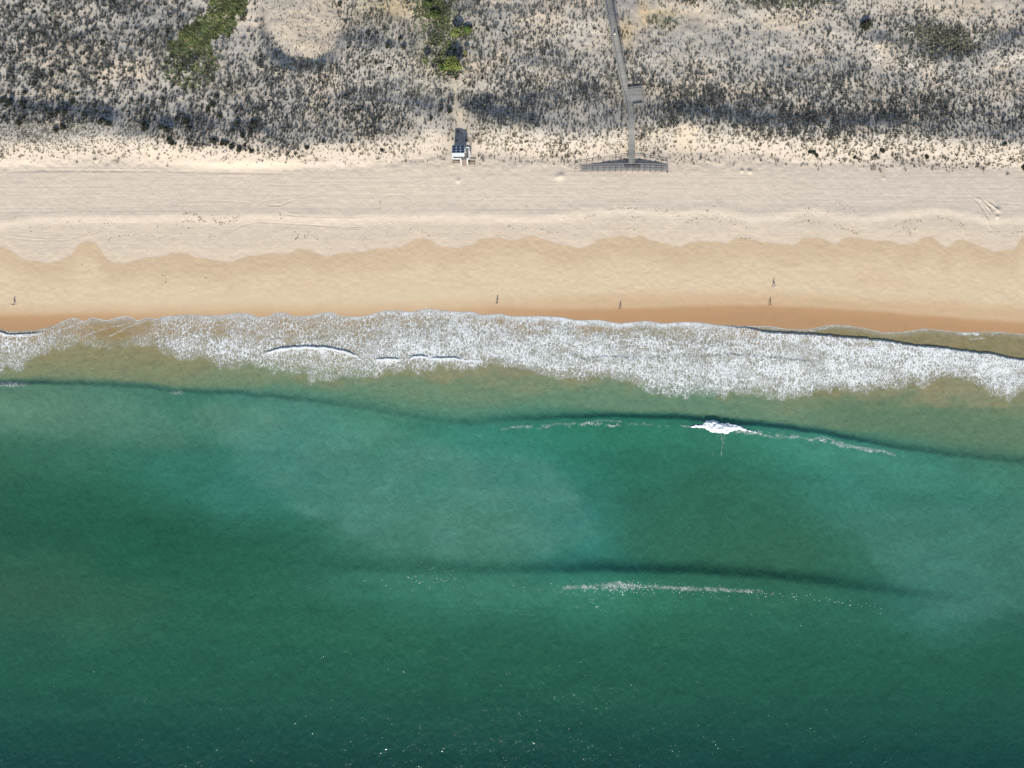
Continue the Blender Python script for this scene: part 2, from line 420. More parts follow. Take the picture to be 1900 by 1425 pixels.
def sea_h(u, v):
    S = S_f(u); t_ = v - S
    z = 0.045 + 0.10 * ss(0, 60, t_) * (1 - ss(80, 300, t_))
    z = z + ss(2, 30, t_) * 0.03 * fbm(u / 9., v / 7., 3, 61)
    n = fbm(u / 26.0, v * 0 + 3.1, 3, 63); n2 = fbm(u / 6.0, v * 0 + 1.7, 2, 64)
    f1 = F1_f(u) + 1.2 * n2
    z = z + bore(u, v, f1, ss(1320, 1420, u), 0.52 + .15 * n, 1.6, 90)
    f3 = F3_f(u) + 1.0 * n2
    mm = m_win(u, 475, 672, 30) + .8 * m_win(u, 690, 748, 16) + m_win(u, 752, 800, 16) * .9 + .8 * m_win(u, 795, 862, 16)
    z = z + bore(u, v, f3, np.clip(mm, 0, 1), 0.42, 1.6, 26)
    f5 = np.interp(u, [1020,1120,1200,1280,1350,1450,1560], [672,661,663,662,657,664,676]) + 3 * fbm(u / 9.0, v * 0 + 4.7, 3, 62)
    z = z + bore(u, v, f5, m_win(u, 1040, 1540, 60) * (.6 + .5 * fbm(u / 30., v * 0 + 2.9, 2, 60)), 0.24, 2.0, 40)
    z = z + bore(u, v, S + 6 + .6 * n2, 1 - ss(60, 90, u), 0.32, 1.6, 40)
    # the swell that stands up outside the bar, steep on its landward side
    wob = 2.2 * fbm(u / 30.0, v * 0 + 7.7, 3, 65)
    c1 = W1_f(u) + 9 + wob; d = v - c1
    wf = 8.0 + 3.0 * ss(500, 700, u) * (1 - ss(900, 1100, u)) + 3.0 * ss(1550, 1800, u)
    z = z + A1(u) * np.where(d < 0, np.exp(-(d / wf) ** 2), np.exp(-(d / 42.0) ** 2))
    c2 = W2_f(u) + 13 + 2 * fbm(u / 60., v * 0 + 9.1, 3, 66); d = v - c2
    z = z + 1.4 * A2(u) * np.where(d < 0, np.exp(-(d / 17.0) ** 2), np.exp(-(d / 60.0) ** 2))
    off = ss(20, 160, v - W1_f(u))
    z = z + off * (0.16 * fbm(u / 190.0 + v / 500., v / 62.0, 2, 67) + 0.05 * fbm(u / 30. + v / 60., v / 22.0, 3, 68))
    # low ripples running ashore over the shallows
    sh = ss(8, 40, t_) * (1 - ss(-10, 10, v - W1_f(u)))
    z = z + sh * 0.05 * fbm(u / 40. + v / 30., v / 12. , 3, 69)
    return z

SEA_C = [(60,740,(98,136,114)),(200,755,(88,132,114)),(330,790,(68,124,106)),(100,840,(66,120,100)),(20,900,(54,106,84)),(200,920,(50,108,86)),(330,880,(58,122,106)),
 (60,980,(42,96,76)),(250,1000,(38,98,76)),(60,1080,(58,102,80)),(220,1120,(54,104,82)),(400,1080,(44,102,80)),(520,1000,(50,112,92)),(60,1210,(46,96,80)),(100,1320,(33,82,72)),(80,1420,(23,68,64)),
 (500,760,(82,136,120)),(560,830,(72,136,124)),(480,920,(62,128,114)),(640,900,(70,132,118)),(700,800,(84,138,116)),(780,840,(62,126,110)),(720,960,(78,134,116)),(640,1040,(62,120,102)),
 (860,830,(66,138,122)),(850,900,(74,138,122)),(960,870,(72,142,132)),(900,980,(80,130,108)),(820,1020,(74,126,106)),(1040,950,(68,138,128)),(1060,1020,(58,126,114)),(1010,820,(54,126,106)),(1150,820,(52,122,102)),
 (1150,880,(52,118,102)),(1200,950,(56,114,96)),(1300,860,(54,118,98)),(1340,920,(56,112,92)),(1420,960,(58,112,90)),(1300,1010,(58,112,90)),(1440,1030,(60,110,86)),(1450,860,(62,128,110)),
 (1520,840,(66,136,120)),(1560,920,(68,130,116)),(1650,880,(66,130,114)),(1800,920,(64,126,112)),(1700,980,(68,128,112)),(1820,1020,(70,126,110)),(1600,1030,(58,112,92)),(1750,1090,(66,124,112)),(1880,1100,(62,112,98)),
 (1740,1125,(62,122,112)),(1880,860,(74,126,106)),(1600,1140,(46,104,86)),(1100,1100,(54,120,100)),(900,1090,(60,122,104)),(760,1090,(54,116,98)),(1250,1120,(48,110,88)),(1400,1150,(44,102,84)),(1880,1190,(46,98,84)),
 (500,1160,(46,104,82)),(700,1190,(48,106,84)),(950,1190,(48,106,86)),(1200,1220,(44,102,82)),(1600,1240,(42,98,80)),(320,1220,(44,98,80)),(600,1290,(38,92,78)),(900,1300,(40,94,78)),(1200,1310,(38,92,76)),(1500,1310,(38,92,76)),(1850,1310,(36,88,76)),
 (350,1330,(36,86,76)),(300,1420,(24,71,65)),(700,1400,(24,71,65)),(1100,1410,(24,70,63)),(1500,1410,(24,70,63)),(1850,1410,(22,67,61)),(950,1500,(20,64,60)),(0,1500,(20,62,59)),(1900,1500,(20,62,58)),
 (-200,900,(54,108,88)),(-200,1250,(40,90,76)),(2100,950,(66,124,108)),(2100,1250,(40,92,78))]

def sea_col(u, v):
    S = S_f(u); W = W1_f(u)
    wu = 34 * fbm(u / 120., v / 70., 4, 71); wv = 24 * fbm(u / 140., v / 60., 4, 73)
    uu = u + wu; vv = np.minimum(v, 1600) + wv
    num = np.zeros(u.shape + (3,)); den = np.zeros(u.shape)
    for x, y, c in SEA_C:
        w = np.exp(-((uu - x) / 95.0) ** 2 - ((vv - y) / 62.0) ** 2) + 1e-9 / (1 + ((uu - x) / 200) ** 2 + ((vv - y) / 200) ** 2)
        num += w[..., None] * np.array(c, float); den += w
    deep = num / den[..., None]
    # clouds of stirred silt with frayed edges
    qu = u + 26 * fbm(u / 60., v / 45., 4, 111); qv = v + 22 * fbm(u / 70., v / 40., 4, 112)
    wisps = .62 + .55 * fbm(u / 55. + v / 200., v / 34., 4, 113)
    for poly, c, a, soft in (([(380,765),(560,752),(760,800),(900,846),(1010,850),(1085,920),(1110,1010),(1000,1046),(850,1048),(720,1030),(610,985),(520,940),(440,880)], (90,143,130), .85, 22),
                       ([(1565,965),(1690,935),(1900,925),(2100,980),(2000,1120),(1830,1150),(1720,1142),(1650,1095)], (80,134,122), .75, 22),
                       ([(1420,795),(1560,812),(1800,862),(1990,880),(1990,930),(1700,915),(1500,870)], (80,142,126), .45, 26),
                       ([(640,1062),(900,1066),(1120,1072),(1140,1110),(950,1130),(720,1112)], (72,130,114), .45, 20),
                       ([(-200,730),(250,738),(500,752),(520,800),(300,830),(-200,800)], (108,146,126), .6, 26)):
        sd = seg_dist(qu, qv, poly + poly[:1]); sd = np.where(inside(qu, qv, poly), sd, -sd)
        deep = mixc(deep, c, ss(-soft * .5, soft, sd) * a * wisps)
    for poly, c, a, soft in (([(-300,890),(150,895),(420,950),(600,1012),(730,1060),(600,1085),(300,1030),(-300,990)], (42,95,75), .5, 40), ([(1110,815),(1280,820),(1420,850),(1500,920),(1540,1000),(1420,1046),(1250,1042),(1150,1000),(1130,900)], (52,108,86), .3, 60),):
        sd = seg_dist(qu, qv, poly + poly[:1]); sd = np.where(inside(qu, qv, poly), sd, -sd)
        deep = mixc(deep, c, ss(-soft * .5, soft, sd) * a)
    low = np.stack([np.interp(v + .25 * wv, [1150,1250,1320,1380,1425,1600], ch) for ch in ([46,41,36,29,23,18],[103,97,89,79,70,60],[83,79,75,70,64,58])], -1)
    deep = mixc(deep, low, ss(1120, 1270, v))  # darkens down the frame: deep-water tone plus lens vignette put into the colour
    n1 = fbm(u / 46., v / 20., 4, 75); n2 = fbm(u / 12., v / 7., 3, 77)
    deep = .965 * deep * (1 + .05 * n1 + .015 * n2)[..., None]
    W_ = W + 2.0 * fbm(u / 30.0, v * 0 + 7.7, 3, 65)
    f = (v - S) / (W_ - S) + .12 * n1 + .03 * n2
    sh = np.empty(u.shape + (3,)); sh[:] = (172, 142, 100)
    sh = mixc(sh, (156, 144, 110), ss(.1, .45, f))
    sh = mixc(sh, (136, 142, 112), ss(.4, .75, f))
    sh = mixc(sh, (110, 140, 115), ss(.65, 1.0, f + .12 * ss(560, 760, u) * (1 - ss(1300, 1500, u))))
    sh = mixc(sh, (104, 130, 104), ss(1450, 1600, u) * ss(.45, .75, f))
    sh = mixc(sh, (152, 140, 104), (1 - ss(250, 520, u)) * ss(.2, .5, f) * .45)
    sh = mixc(sh, (146, 142, 116), ss(560, 800, u) * ss(.04, .2, f) * (1 - ss(.45, .7, f)) * .8)
    sh = mixc(sh, (152, 139, 106), ss(1385, 1440, u) * (1 - ss(-1, 2, v - F1_f(u))) * ss(0, 6, v - S) * .9)
    # clouds of stirred sand behind the foam
    pl = ss(.1, .6, fbm(u / 34., v / 30., 4, 79)) * np.exp(-((v - E_f(u) - 4) / 16.) ** 2)
    sh = mixc(sh, (158, 136, 98), pl * .35)
    sw = ss(430, 560, u) * (1 - ss(980, 1150, u)) + ss(1520, 1700, u)
    return mixc(sh, deep, ss(-2, 1, (v - W_ - 2 * n1) / (5 + 16 * sw)))


def foam_density(u, v):
    S = S_f(u)
    n1 = fbm(u / 22., v / 14., 4, 81); n2 = fbm(u / 9., v / 9., 3, 83); n3 = fbm(u / 70., v / 40., 3, 85)
    E = E_f(u) + 10 * fbm(u / 12., v * 0 + .5, 3, 87) + 8 * n2
    base = np.interp(u, [-200,0,90,140,200,282,296,450,650,750,950,1100,1300,1500,1800,1900,2200], [.42,.42,.38,.26,.17,.15,.44,.52,.54,.66,.78,.8,.74,.84,.86,.82,.8])
    front = np.where(u > 1385, np.maximum(F1_f(u) + 1.2 * fbm(u / 6.0, v * 0 + 1.7, 2, 64), S), S)
    d = v - front
    inside = ss(0, 2.5, d) * (1 - ss(-22, 10, v - E))
    depth = np.clip((v - front) / np.maximum(E - front, 5), 0, 1)
    prof = .72 + .4 * ss(.15, .6, depth) - .30 * ss(.7, 1.0, depth) + .3 * ss(1380, 1480, u) * (1 - ss(.2, .6, depth))
    den = base * prof * inside * (1 + .28 * n1 + .25 * n3)
    # thinner patches and the gap on the left
    for x, y, rx, ry, a in ((1105,612,26,8,.55),(1180,610,24,9,.65),(1375,622,60,8,.25),(405,615,22,9,.7),(315,618,14,10,.6),(590,690,80,20,.42),(640,685,60,18,.3),(1660,640,30,8,.3),(960,690,40,10,.4),(480,685,40,10,.3),(215,625,70,26,.55),(160,690,90,30,.8)):
        den = den * (1 - a * blob(u, v, x, y, rx, ry))
    for x, y, rx, ry, a in ((265,635,18,9,.25),(980,650,80,22,.2),(1230,700,60,18,-.1),(1550,680,120,20,.1),(900,640,60,16,.18),(25,640,40,14,.2)):
        den = den + a * blob(u, v, x, y, rx, ry) * inside
    den = np.minimum(den, .86)
    # white lips of the bores
    mm = m_win(u, 470, 690, 30) + m_win(u, 690, 752, 10) + m_win(u, 752, 900, 10)
    f3 = F3_f(u) + 1.0 * fbm(u / 6.0, v * 0 + 1.7, 2, 64)
    lip = ss(-1.0, 1.2, v - f3) * (1 - ss(4, 12 + 6 * n2, v - f3))
    den = np.maximum(den, np.clip(mm, 0, 1) * lip * 1.02)
    f1 = F1_f(u) + 1.2 * fbm(u / 6.0, v * 0 + 1.7, 2, 64)
    lip1 = ss(-1.6, .4, v - f1) * (1 - ss(2, 10 + 8 * n1, v - f1)) * ss(1380, 1420, u)
    den = np.maximum(den, lip1 * .92)
    dl = v - (S + 6); den = np.maximum(den, (1 - ss(60, 90, u)) * ss(-.5, 1, dl) * (1 - ss(3, 9, dl)) * .95)
    # flecks on the outer crests
    c1 = W1_f(u) + 19 + 5 * fbm(u / 25., v * 0 + 2.2, 3, 89)
    wl = np.interp(u, [860,920,960,1120,1200,1290,1300,1400,1420,1500,1530,1560,1640,1720], [0,.10,.30,.32,.28,.2,.4,.5,.30,.30,.46,.36,.28,0])
    pt = ss(-.25, .35, fbm(u / 7., v / 5., 3, 88) + .5 * fbm(u / 45., v * 0, 2, 86))
    den = np.maximum(den, wl * .6 * pt * np.exp(-((v - c1) / 4.0) ** 2))
    den = np.maximum(den, .4 * blob(u, v, 22, 713, 26, 4) + .15 * blob(u, v, 330, 728, 16, 5))
    c2 = W2_f(u) + 36 + 3 * fbm(u / 25., v * 0 + 4.2, 3, 90)
    wl = np.interp(u, [1000,1040,1080,1120,1145,1170,1230,1300,1380,1420,1560], [0,.12,.3,.36,.55,.45,.34,.28,.26,.16,0])
    den = np.maximum(den, wl * .7 * pt * np.exp(-((v - c2) / 5.0) ** 2))
    n4 = fbm(u / 5., v / 4., 3, 84)
    # smooth thin film just behind the leading edge, with a bright rim
    fm = np.interp(u, [-200,80,130,290,300,440,700,900,1000,1300,1390,1480,2200], [.0,.0,.22,.25,.5,.38,.42,.62,.8,.75,.3,.12,.1])
    film = fm * ss(0, 1.5, v - S) * (1 - ss(3, 17 + 9 * n1, v - S)) * (1 + .5 * n2)
    rim = np.exp(-((v - S - 1.0) / 1.1) ** 2) * np.interp(u, [-200,90,120,1380,1450,2200], [.2,.3,.8,.85,.5,.4])
    # old lines of swash foam
    for pts, w, a in (([(270,595),(245,604),(220,615),(200,625)], 1, .6),([(150,598),(120,610),(90,625)], 1.2, .7),([(240,600),(200,608),(170,618),(150,630)], 1, .5),([(1430,610),(1475,608),(1510,614),(1540,606),(1590,606)], 1.4, .5),
                      ([(1600,608),(1635,619),(1680,617),(1715,612)], 1, .45),([(1665,606),(1700,610),(1720,614)], 2.5, .35),([(1778,619),(1815,620)], 2.2, .8),([(1800,630),(1825,628)], 1.5, .5),([(1840,620),(1860,616)], 1.5, .5),([(1550,602),(1600,606)], 2.5, .4),
   ([(1338,800),(1339,814),(1343,824)], .7, .55),([(1345,806),(1341,822),(1338,846)], .7, .5),([(1330,802),(1332,816)], .7, .4),([(1321,846),(1324,834)], .8, .25),([(1262,790),(1283,791),(1310,790)], 1.0, .8),([(1380,797),(1412,806),(1430,811)], 1.2, .9),([(1430,812),(1462,812),(1470,806),(1500,815)], 1., .55),([(1500,818),(1528,811),(1545,817),(1580,828),(1640,836)], 1.3, .6),([(930,798),(952,793),(985,789)], 1.3, .4),([(1005,790),(1030,787),(1068,786)], 1.6, .5),([(1085,785),(1110,780),(1152,782)], 1.5, .45),([(1170,786),(1200,788),(1240,791)], 1.2, .35),([(1045,1091),(1100,1088),(1150,1084),(1200,1089),(1280,1092),(1330,1093),(1395,1098)], 2.2, .55),([(1130,1087),(1150,1083),(1175,1088)], 4.0, .8)):
        rim = np.maximum(rim, a * np.where(v > 740, .42, 1.0) * (.45 + .75 * ss(-.3, .3, n4)) * np.exp(-(seg_dist(u, v + 2.2 * n2, pts) / w) ** 2))
    den = np.where(den < .9, np.minimum(den, .88 + .02 * n2), den)
    return np.clip(den, 0, 1.1), np.clip(np.maximum(film, rim), 0, 1)

sus = stretch(-70, 1970, 1.5, 2400, 20)
sts = np.concatenate([np.arange(0, 175, 1.0), np.arange(175, 300, 1.6), np.arange(300, 900, 2.5), 900 + np.cumsum(3 * 1.35 ** np.arange(22))])
SU, ST = np.meshgrid(sus, sts)
SV = S_f(SU) + ST
SH = sea_h(SU, SV)
SCOL = lin(np.clip(sea_col(SU, SV), 0, 255)) * np.array([.61, .65, .62])
kz = MPP * (1 - SH / CAMH)
WV = np.stack([(SU - 950) * kz, (712.5 - SV) * kz, SH], -1)
calm = 1 - ss(0, 30, SV - W1_f(SU))
t = NT("sea_water")
col = t.attr('albedo').outputs['Color']; sh = t.attr('shallow').outputs['Fac']
r1 = t.noise(t.pos((1.0, .62, 1), math.radians(-22)), .55, 5, .62, .3)
r2 = t.noise(t.pos((1.3, .5, 1), math.radians(28)), 1.4, 3, .6, .2)
cl = t.noise(t.pos((1, .8, 1)), .12, 4, .6)
f = t.math('MULTIPLY', t.rng(r1.outputs[0], .25, .75, .90, 1.10), t.rng(cl.outputs[0], .3, .7, .97, 1.03))
t.put(t.b.inputs['Base Color'], t.mul(col, f))
t.b.inputs['Roughness'].default_value = .07
t.b.inputs['IOR'].default_value = 1.33
t.b.inputs['Specular IOR Level'].default_value = .32
b1 = t.bump(r1.outputs[0], .6, .6)
b2 = t.bump(r2.outputs[0], t.rng(sh, 0, 1, .5, .35), .16, b1)
t.put(t.b.inputs['Normal'], b2)
WATER = t.m
sea = np_mesh("sea", WV.reshape(-1, 3), grid_faces(*SU.shape), WATER, {'albedo': SCOL.reshape(-1, 3), 'shallow': calm.ravel()})
tag(sea, 'green sea with low swells running onto the beach', 'sea', kind='structure')

# foam: a sheet lying on the water wherever there is froth, laced with holes
DEN, FILM = foam_density(SU, SV)
t = NT("foam")
den = t.attr('froth').outputs['Fac']; film = t.attr('film').outputs['Fac']
wa = t.noise(t.pos(), .55, 3, .6); wb_ = t.noise(t.pos(), 1.7, 3, .6)
def scaled(o, k):
    nd = t.n('ShaderNodeVectorMath', operation='SCALE'); t.put(nd.inputs[0], o); nd.inputs['Scale'].default_value = k; return nd.outputs[0]
def plus(a, b):
    nd = t.n('ShaderNodeVectorMath', operation='ADD'); t.put(nd.inputs[0], a); t.put(nd.inputs[1], b); return nd.outputs[0]
warp = plus(plus(t.pos((1.25, .74, 1)), scaled(wa.outputs['Color'], 2.6)), scaled(wb_.outputs['Color'], 1.0))
def vor(scale):
    nd = t.n('ShaderNodeTexVoronoi', feature='DISTANCE_TO_EDGE', voronoi_dimensions='2D'); t.put(nd.inputs['Vector'], warp); nd.inputs['Scale'].default_value = scale; return nd.outputs['Distance']
pick = t.noise(t.pos(), .075, 3, .6)
pk = t.rng(pick.outputs[0], .47, .53, 0, 1, True)
va = vor(.85); vb = vor(1.3)
v1 = t.math('ADD', t.math('MULTIPLY', va, pk), t.math('MULTIPLY', vb, t.math('SUBTRACT', 1.0, pk))); v2 = vor(2.5)
cn = t.noise(t.pos(), .4, 4, .65); sel = t.noise(t.pos(), .8, 3, .6)
cn2 = t.noise(t.pos((.7, 1.3, 1)), .13, 3, .6)
d2 = t.math('MULTIPLY', t.math('MULTIPLY', den, t.rng(cn.outputs[0], .3, .7, .5, 1.5)), t.rng(cn2.outputs[0], .35, .65, .55, 1.35))
w1 = t.math('ADD', t.math('MULTIPLY', d2, .135), .016)
w2 = t.math('MULTIPLY', t.math('MULTIPLY', t.math('POWER', d2, 1.5), .15), t.rng(sel.outputs[0], .35, .65, .1, 1.3))
l1 = t.rng(t.math('SUBTRACT', w1, v1), -.07, .06, 0, 1, True)
l2 = t.rng(t.math('SUBTRACT', w2, v2), -.09, .07, 0, 1, True)
gate = t.rng(den, .04, .16, 0, 1, True)
lace = t.math('MULTIPLY', t.math('MAXIMUM', l1, t.math('MULTIPLY', l2, .9)), gate)
fl2 = t.math('MULTIPLY', film, t.rng(cn.outputs[0], .3, .7, .75, 1.25))
streak = t.noise(t.pos((2.4, .45, 1)), 1.0, 3, .6)
fl3 = t.math('MULTIPLY', fl2, t.rng(streak.outputs[0], .35, .65, .7, 1.2))
veil = t.math('MULTIPLY', t.math('POWER', den, 1.5), t.rng(cn.outputs[0], .3, .7, .14, .6))
lip = t.rng(den, .9, 1.0, 0, .95, True)
alpha = t.math('MINIMUM', t.math('MAXIMUM', t.math('MAXIMUM', lace, lip), t.math('MAXIMUM', fl3, veil)), 1.0)
fc = t.mix(t.rng(v2, 0, .25, 1, 0), (.50, .535, .55, 1), (.68, .69, .68, 1))
t.put(t.b.inputs['Base Color'], fc)
t.b.inputs['Roughness'].default_value = .8
t.put(t.b.inputs['Normal'], t.bump(lace, .35, .10))
t.put(t.b.inputs['Alpha'], alpha)
FOAM = t.m
present = ((DEN > .07) | (FILM > .06)).ravel()
Fq = grid_faces(*SU.shape)
keep = present[Fq].any(1)
Fq = Fq[keep]
used, inv = np.unique(Fq, return_inverse=True)
FVv = WV.reshape(-1, 3)[used].copy(); FVv[:, 2] += .02 + .05 * np.clip(DEN.ravel()[used], 0, 1)
foam = np_mesh("sea_foam", FVv, inv.reshape(-1, 4), FOAM, {'froth': DEN.ravel()[used], 'film': FILM.ravel()[used]})
tag(foam, 'white lacy surf foam spread over the shallows along the waterline', 'foam', kind='stuff')

# the one crest that is breaking: a heap of white water
def inpoly_depth(u, v, top, bot):
    a = np.interp(u, *zip(*top)); b = np.interp(u, *zip(*bot))
    return np.minimum(v - a, b - v)
top = [(1280,792),(1290,789),(1303,788),(1310,781),(1318,779),(1330,780),(1338,786),(1350,784),(1360,786),(1372,789),(1385,796),(1412,804)]
bot = [(1280,792),(1290,793),(1303,793),(1310,796),(1318,802),(1330,804),(1338,804),(1350,806),(1360,800),(1372,798),(1385,800),(1412,804.5)]
bu = np.arange(1278, 1416, .6); bv = np.arange(774, 812, .6)
BU, BV = np.meshgrid(bu, bv)
dp = inpoly_depth(BU, BV, top, bot) + 2.6 * fbm(BU / 4., BV / 5., 4, 91) - .3
hh = np.sqrt(np.clip(dp, 0, 9) / 9) * (.6 + .55 * fbm(BU / 5., BV / 5., 3, 93)) + .16 * fbm(BU / 2.2, BV / 2.2, 2, 95) * ss(0, 1.5, dp)
BZ = sea_h(BU, BV) + np.where(dp > 0, .05 + hh * .8, -.12)
kz = MPP * (1 - BZ / CAMH)
BVt = np.stack([(BU - 950) * kz, (712.5 - BV) * kz, BZ], -1).reshape(-1, 3)
Fq = grid_faces(*BU.shape); Fq = Fq[(dp > 0).ravel()[Fq].any(1)]
used, inv = np.unique(Fq, return_inverse=True)
WHITE = simple_mat("white_water", (.60, .63, .66), .8, .06, 3)
o = np_mesh("breaking_crest", BVt[used], inv.reshape(-1, 4), WHITE)
tag(o, 'heap of white water where the outer swell is breaking', 'breaking wave', kind='stuff')

# white flecks far out: sun glints built as mesh, together with froth
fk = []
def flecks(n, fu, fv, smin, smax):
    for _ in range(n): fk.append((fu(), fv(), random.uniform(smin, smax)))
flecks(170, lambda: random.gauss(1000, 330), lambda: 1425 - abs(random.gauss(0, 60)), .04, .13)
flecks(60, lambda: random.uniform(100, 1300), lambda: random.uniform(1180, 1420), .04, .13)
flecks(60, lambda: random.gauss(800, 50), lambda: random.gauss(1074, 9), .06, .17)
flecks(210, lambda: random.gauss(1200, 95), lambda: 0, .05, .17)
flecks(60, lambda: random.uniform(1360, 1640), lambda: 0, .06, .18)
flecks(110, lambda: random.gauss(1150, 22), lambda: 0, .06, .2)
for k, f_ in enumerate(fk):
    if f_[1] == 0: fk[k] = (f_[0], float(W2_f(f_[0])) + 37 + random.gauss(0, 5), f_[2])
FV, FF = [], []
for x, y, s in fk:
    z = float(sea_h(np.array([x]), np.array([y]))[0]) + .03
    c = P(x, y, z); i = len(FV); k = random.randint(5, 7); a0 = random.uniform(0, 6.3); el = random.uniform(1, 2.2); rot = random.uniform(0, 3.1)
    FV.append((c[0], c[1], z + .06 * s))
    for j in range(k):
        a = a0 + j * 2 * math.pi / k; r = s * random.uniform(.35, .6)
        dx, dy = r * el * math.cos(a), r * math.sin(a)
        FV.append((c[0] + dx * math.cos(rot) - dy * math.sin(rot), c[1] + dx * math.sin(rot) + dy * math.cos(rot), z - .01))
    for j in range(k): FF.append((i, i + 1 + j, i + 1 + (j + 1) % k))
o = np_mesh("glint_foam_flecks", np.array(FV), np.array(FF), WHITE)
tag(o, 'tiny white flecks modelled as sun glints and froth on the dark green water', 'foam', kind='stuff')

# ------------------------------------------------------------------ plants
def leaf_mat(name, rough=.75, spec=.15):
    t = NT(name)
    c = t.attr('tint').outputs['Color']
    no = t.noise(t.pos(), 3.0, 3)
    t.put(t.b.inputs['Base Color'], t.mul(c, t.rng(no.outputs[0], .3, .7, .85, 1.15)))
    t.b.inputs['Roughness'].default_value = rough; t.b.inputs['Specular IOR Level'].default_value = spec
    return t.m
LEAF = leaf_mat("leaf")

D_cols = np.arange(0, 1901, 100); D_rows = [-20, 10, 60, 100, 140, 180, 220, 250, 275, 295, 308, 322]
D_tab = np.array([
 [5,6,6,5,4,3,5,4,5,5,6,4,2,4,5,5,4,4,4,3],
 [5,6,6,5,4,3,5,4,5,5,6,4,2,4,5,5,4,4,4,3],
 [6,6,6,5,5,3,6,6,5,5,6,5,2,3,3,4,4,5,5,6],
 [6,7,6,5,5,4,6,6,5,5,7,6,4,4,3,4,4,5,6,5],
 [6,7,6,5,5,7,7,7,6,6,8,6,6,7,5,5,6,6,5,4],
 [5,4,5,6,6,7,7,8,5,7,8,6,6,8,7,7,7,6,6,5],
 [9,8,6,6,6,7,7,8,3,8,7,5,7,8,8,8,8,7,7,7],
 [9,9,6,8,8,8,7,7,2,6,7,6,6,6,8,8,8,7,7,8],
 [5,5,4,4,6,7,5,5,3,5,5,5,4,3,4,5,5,5,5,6],
 [2,2,2,2,2,3,3,3,2,4,4,4,3,2,3,3,4,4,5,6],
 [0,0,0,0,0,0,0,0,0,0,1,1,1,0,1,1,2,3,4,5],
 [0]*19+[1]], float)
def dens_at(u, v):
    ci = np.interp(u, D_cols, np.arange(20)); ri = np.interp(v, D_rows, np.arange(12))
    c0 = np.clip(ci.astype(int), 0, 18); r0 = np.clip(ri.astype(int), 0, 10); fc = ci - c0; fr = ri - r0
    a = D_tab[r0, c0] * (1 - fc) + D_tab[r0, c0 + 1] * fc; b = D_tab[r0 + 1, c0] * (1 - fc) + D_tab[r0 + 1, c0 + 1] * fc
    return (a * (1 - fr) + b * fr) / 9.0

WALK = [(1106,-130),(1119,-40),(1127,0),(1143,82),(1159.5,165),(1168.5,200),(1171,225),(1172,303)]
PATH = [(842,150),(846,172),(846,195),(855,225),(862,250)]
def clear_mask(u, v):
    k = np.ones_like(u)
    k *= ss(5, 8, seg_dist(u, v, WALK))
    k *= 1 - ((u > 1158) & (u < 1197) & (v > 160) & (v < 200))
    k *= 1 - ((u > 1062) & (u < 1242) & (v > 301))
    k *= 1 - ((u > 834) & (u < 886) & (v > 262))
    k *= .15 + .85 * ss(2, 5, seg_dist(u, v, PATH))
    k *= 1 - .85 * blob(u, v, 853, 222, 17, 24) - .0
    k *= 1 - .8 * blob(u, v, 1270, 262, 16, 34)
    k *= 1 - .85 * np.clip(blob(u, v, 1225, 22, 34, 11) + blob(u, v, 1300, 30, 55, 16) + blob(u, v, 1430, 42, 50, 16) + blob(u, v, 1800, 8, 80, 14) + blob(u, v, 735, 18, 22, 22) + blob(u, v, 1192, 10, 8, 16), 0, 1)
    k *= np.where(inside(u, v, HOLLOW), .6, 1)
    return k

def tufts(name, u, v, rad, hgt, nb, tint, width=.11, flop=.75):
    """one mesh of many tufts of narrow blades"""
    n = len(u); h = ground_h(u, v)
    k = MPP * (1 - h / CAMH); bx = (u - 950) * k; by = (712.5 - v) * k
    a = RS.rand(n, nb) * 2 * np.pi; r = np.sqrt(RS.rand(n, nb)) * .45 * rad[:, None]
    ln = rad[:, None] * (.45 + .75 * RS.rand(n, nb)); hz = hgt[:, None] * (.35 + .75 * RS.rand(n, nb)) * (1.25 - .5 * RS.rand(n, nb))
    lean = a + (RS.rand(n, nb) - .5) * 1.2
    x0 = bx[:, None] + r * np.cos(a); y0 = by[:, None] + r * np.sin(a); z0 = h[:, None] - .04 + 0 * r
    w = width * (.6 + .8 * RS.rand(n, nb)) * (rad[:, None] / .45) ** .5
    px_, py_ = -np.sin(lean) * w, np.cos(lean) * w
    x1 = x0 + ln * flop * np.cos(lean); y1 = y0 + ln * flop * np.sin(lean)
    tri = np.stack([np.stack([x0 - px_, y0 - py_, z0], -1), np.stack([x0 + px_, y0 + py_, z0], -1), np.stack([x1, y1, z0 + hz], -1)], 2)
    Vv = tri.reshape(-1, 3); Ff = np.arange(len(Vv)).reshape(-1, 3)
    tc = tint[:, None, :] * (.75 + .5 * RS.rand(n, nb, 1))
    tc = np.repeat(tc.reshape(-1, 3), 3, 0)
    return np_mesh(name, Vv, Ff, LEAF, {'tint': tc}, smooth=False)

GREEN1 = [(405,-30),(392,10),(370,28),(345,50),(322,75),(316,92),(306,130),(310,150),(345,172),(388,152),(404,122),(392,96),(402,72),(432,55),(450,25),(462,0),(470,-30)]
HOLLOW = [(480,-60),(482,30),(498,58),(540,98),(585,119),(632,116),(643,80),(634,40),(616,10),(612,-60)]
N = 155000
cu = RS.uniform(-110, 2010, N); cv = RS.uniform(-130, 324, N)
dn = dens_at(cu, cv)
nn = fbm(cu / 16., cv / 14., 3, 101); n_big = fbm(cu / 70., cv / 45., 3, 103)
patchy = np.clip(dn * (1 + .5 * nn + .45 * n_big), 0, 1.2)
acc = RS.rand(N) < (1 - .42 * (1 - ss(400, 560, cu)) * (1 - ss(205, 225, cv))) * patchy ** 1.25 * .80 * clear_mask(cu, cv)
acc &= ~(inside(cu, cv, GREEN1) & (cv < 100))
cu, cv, dn, n_big = cu[acc], cv[acc], dn[acc], n_big[acc]
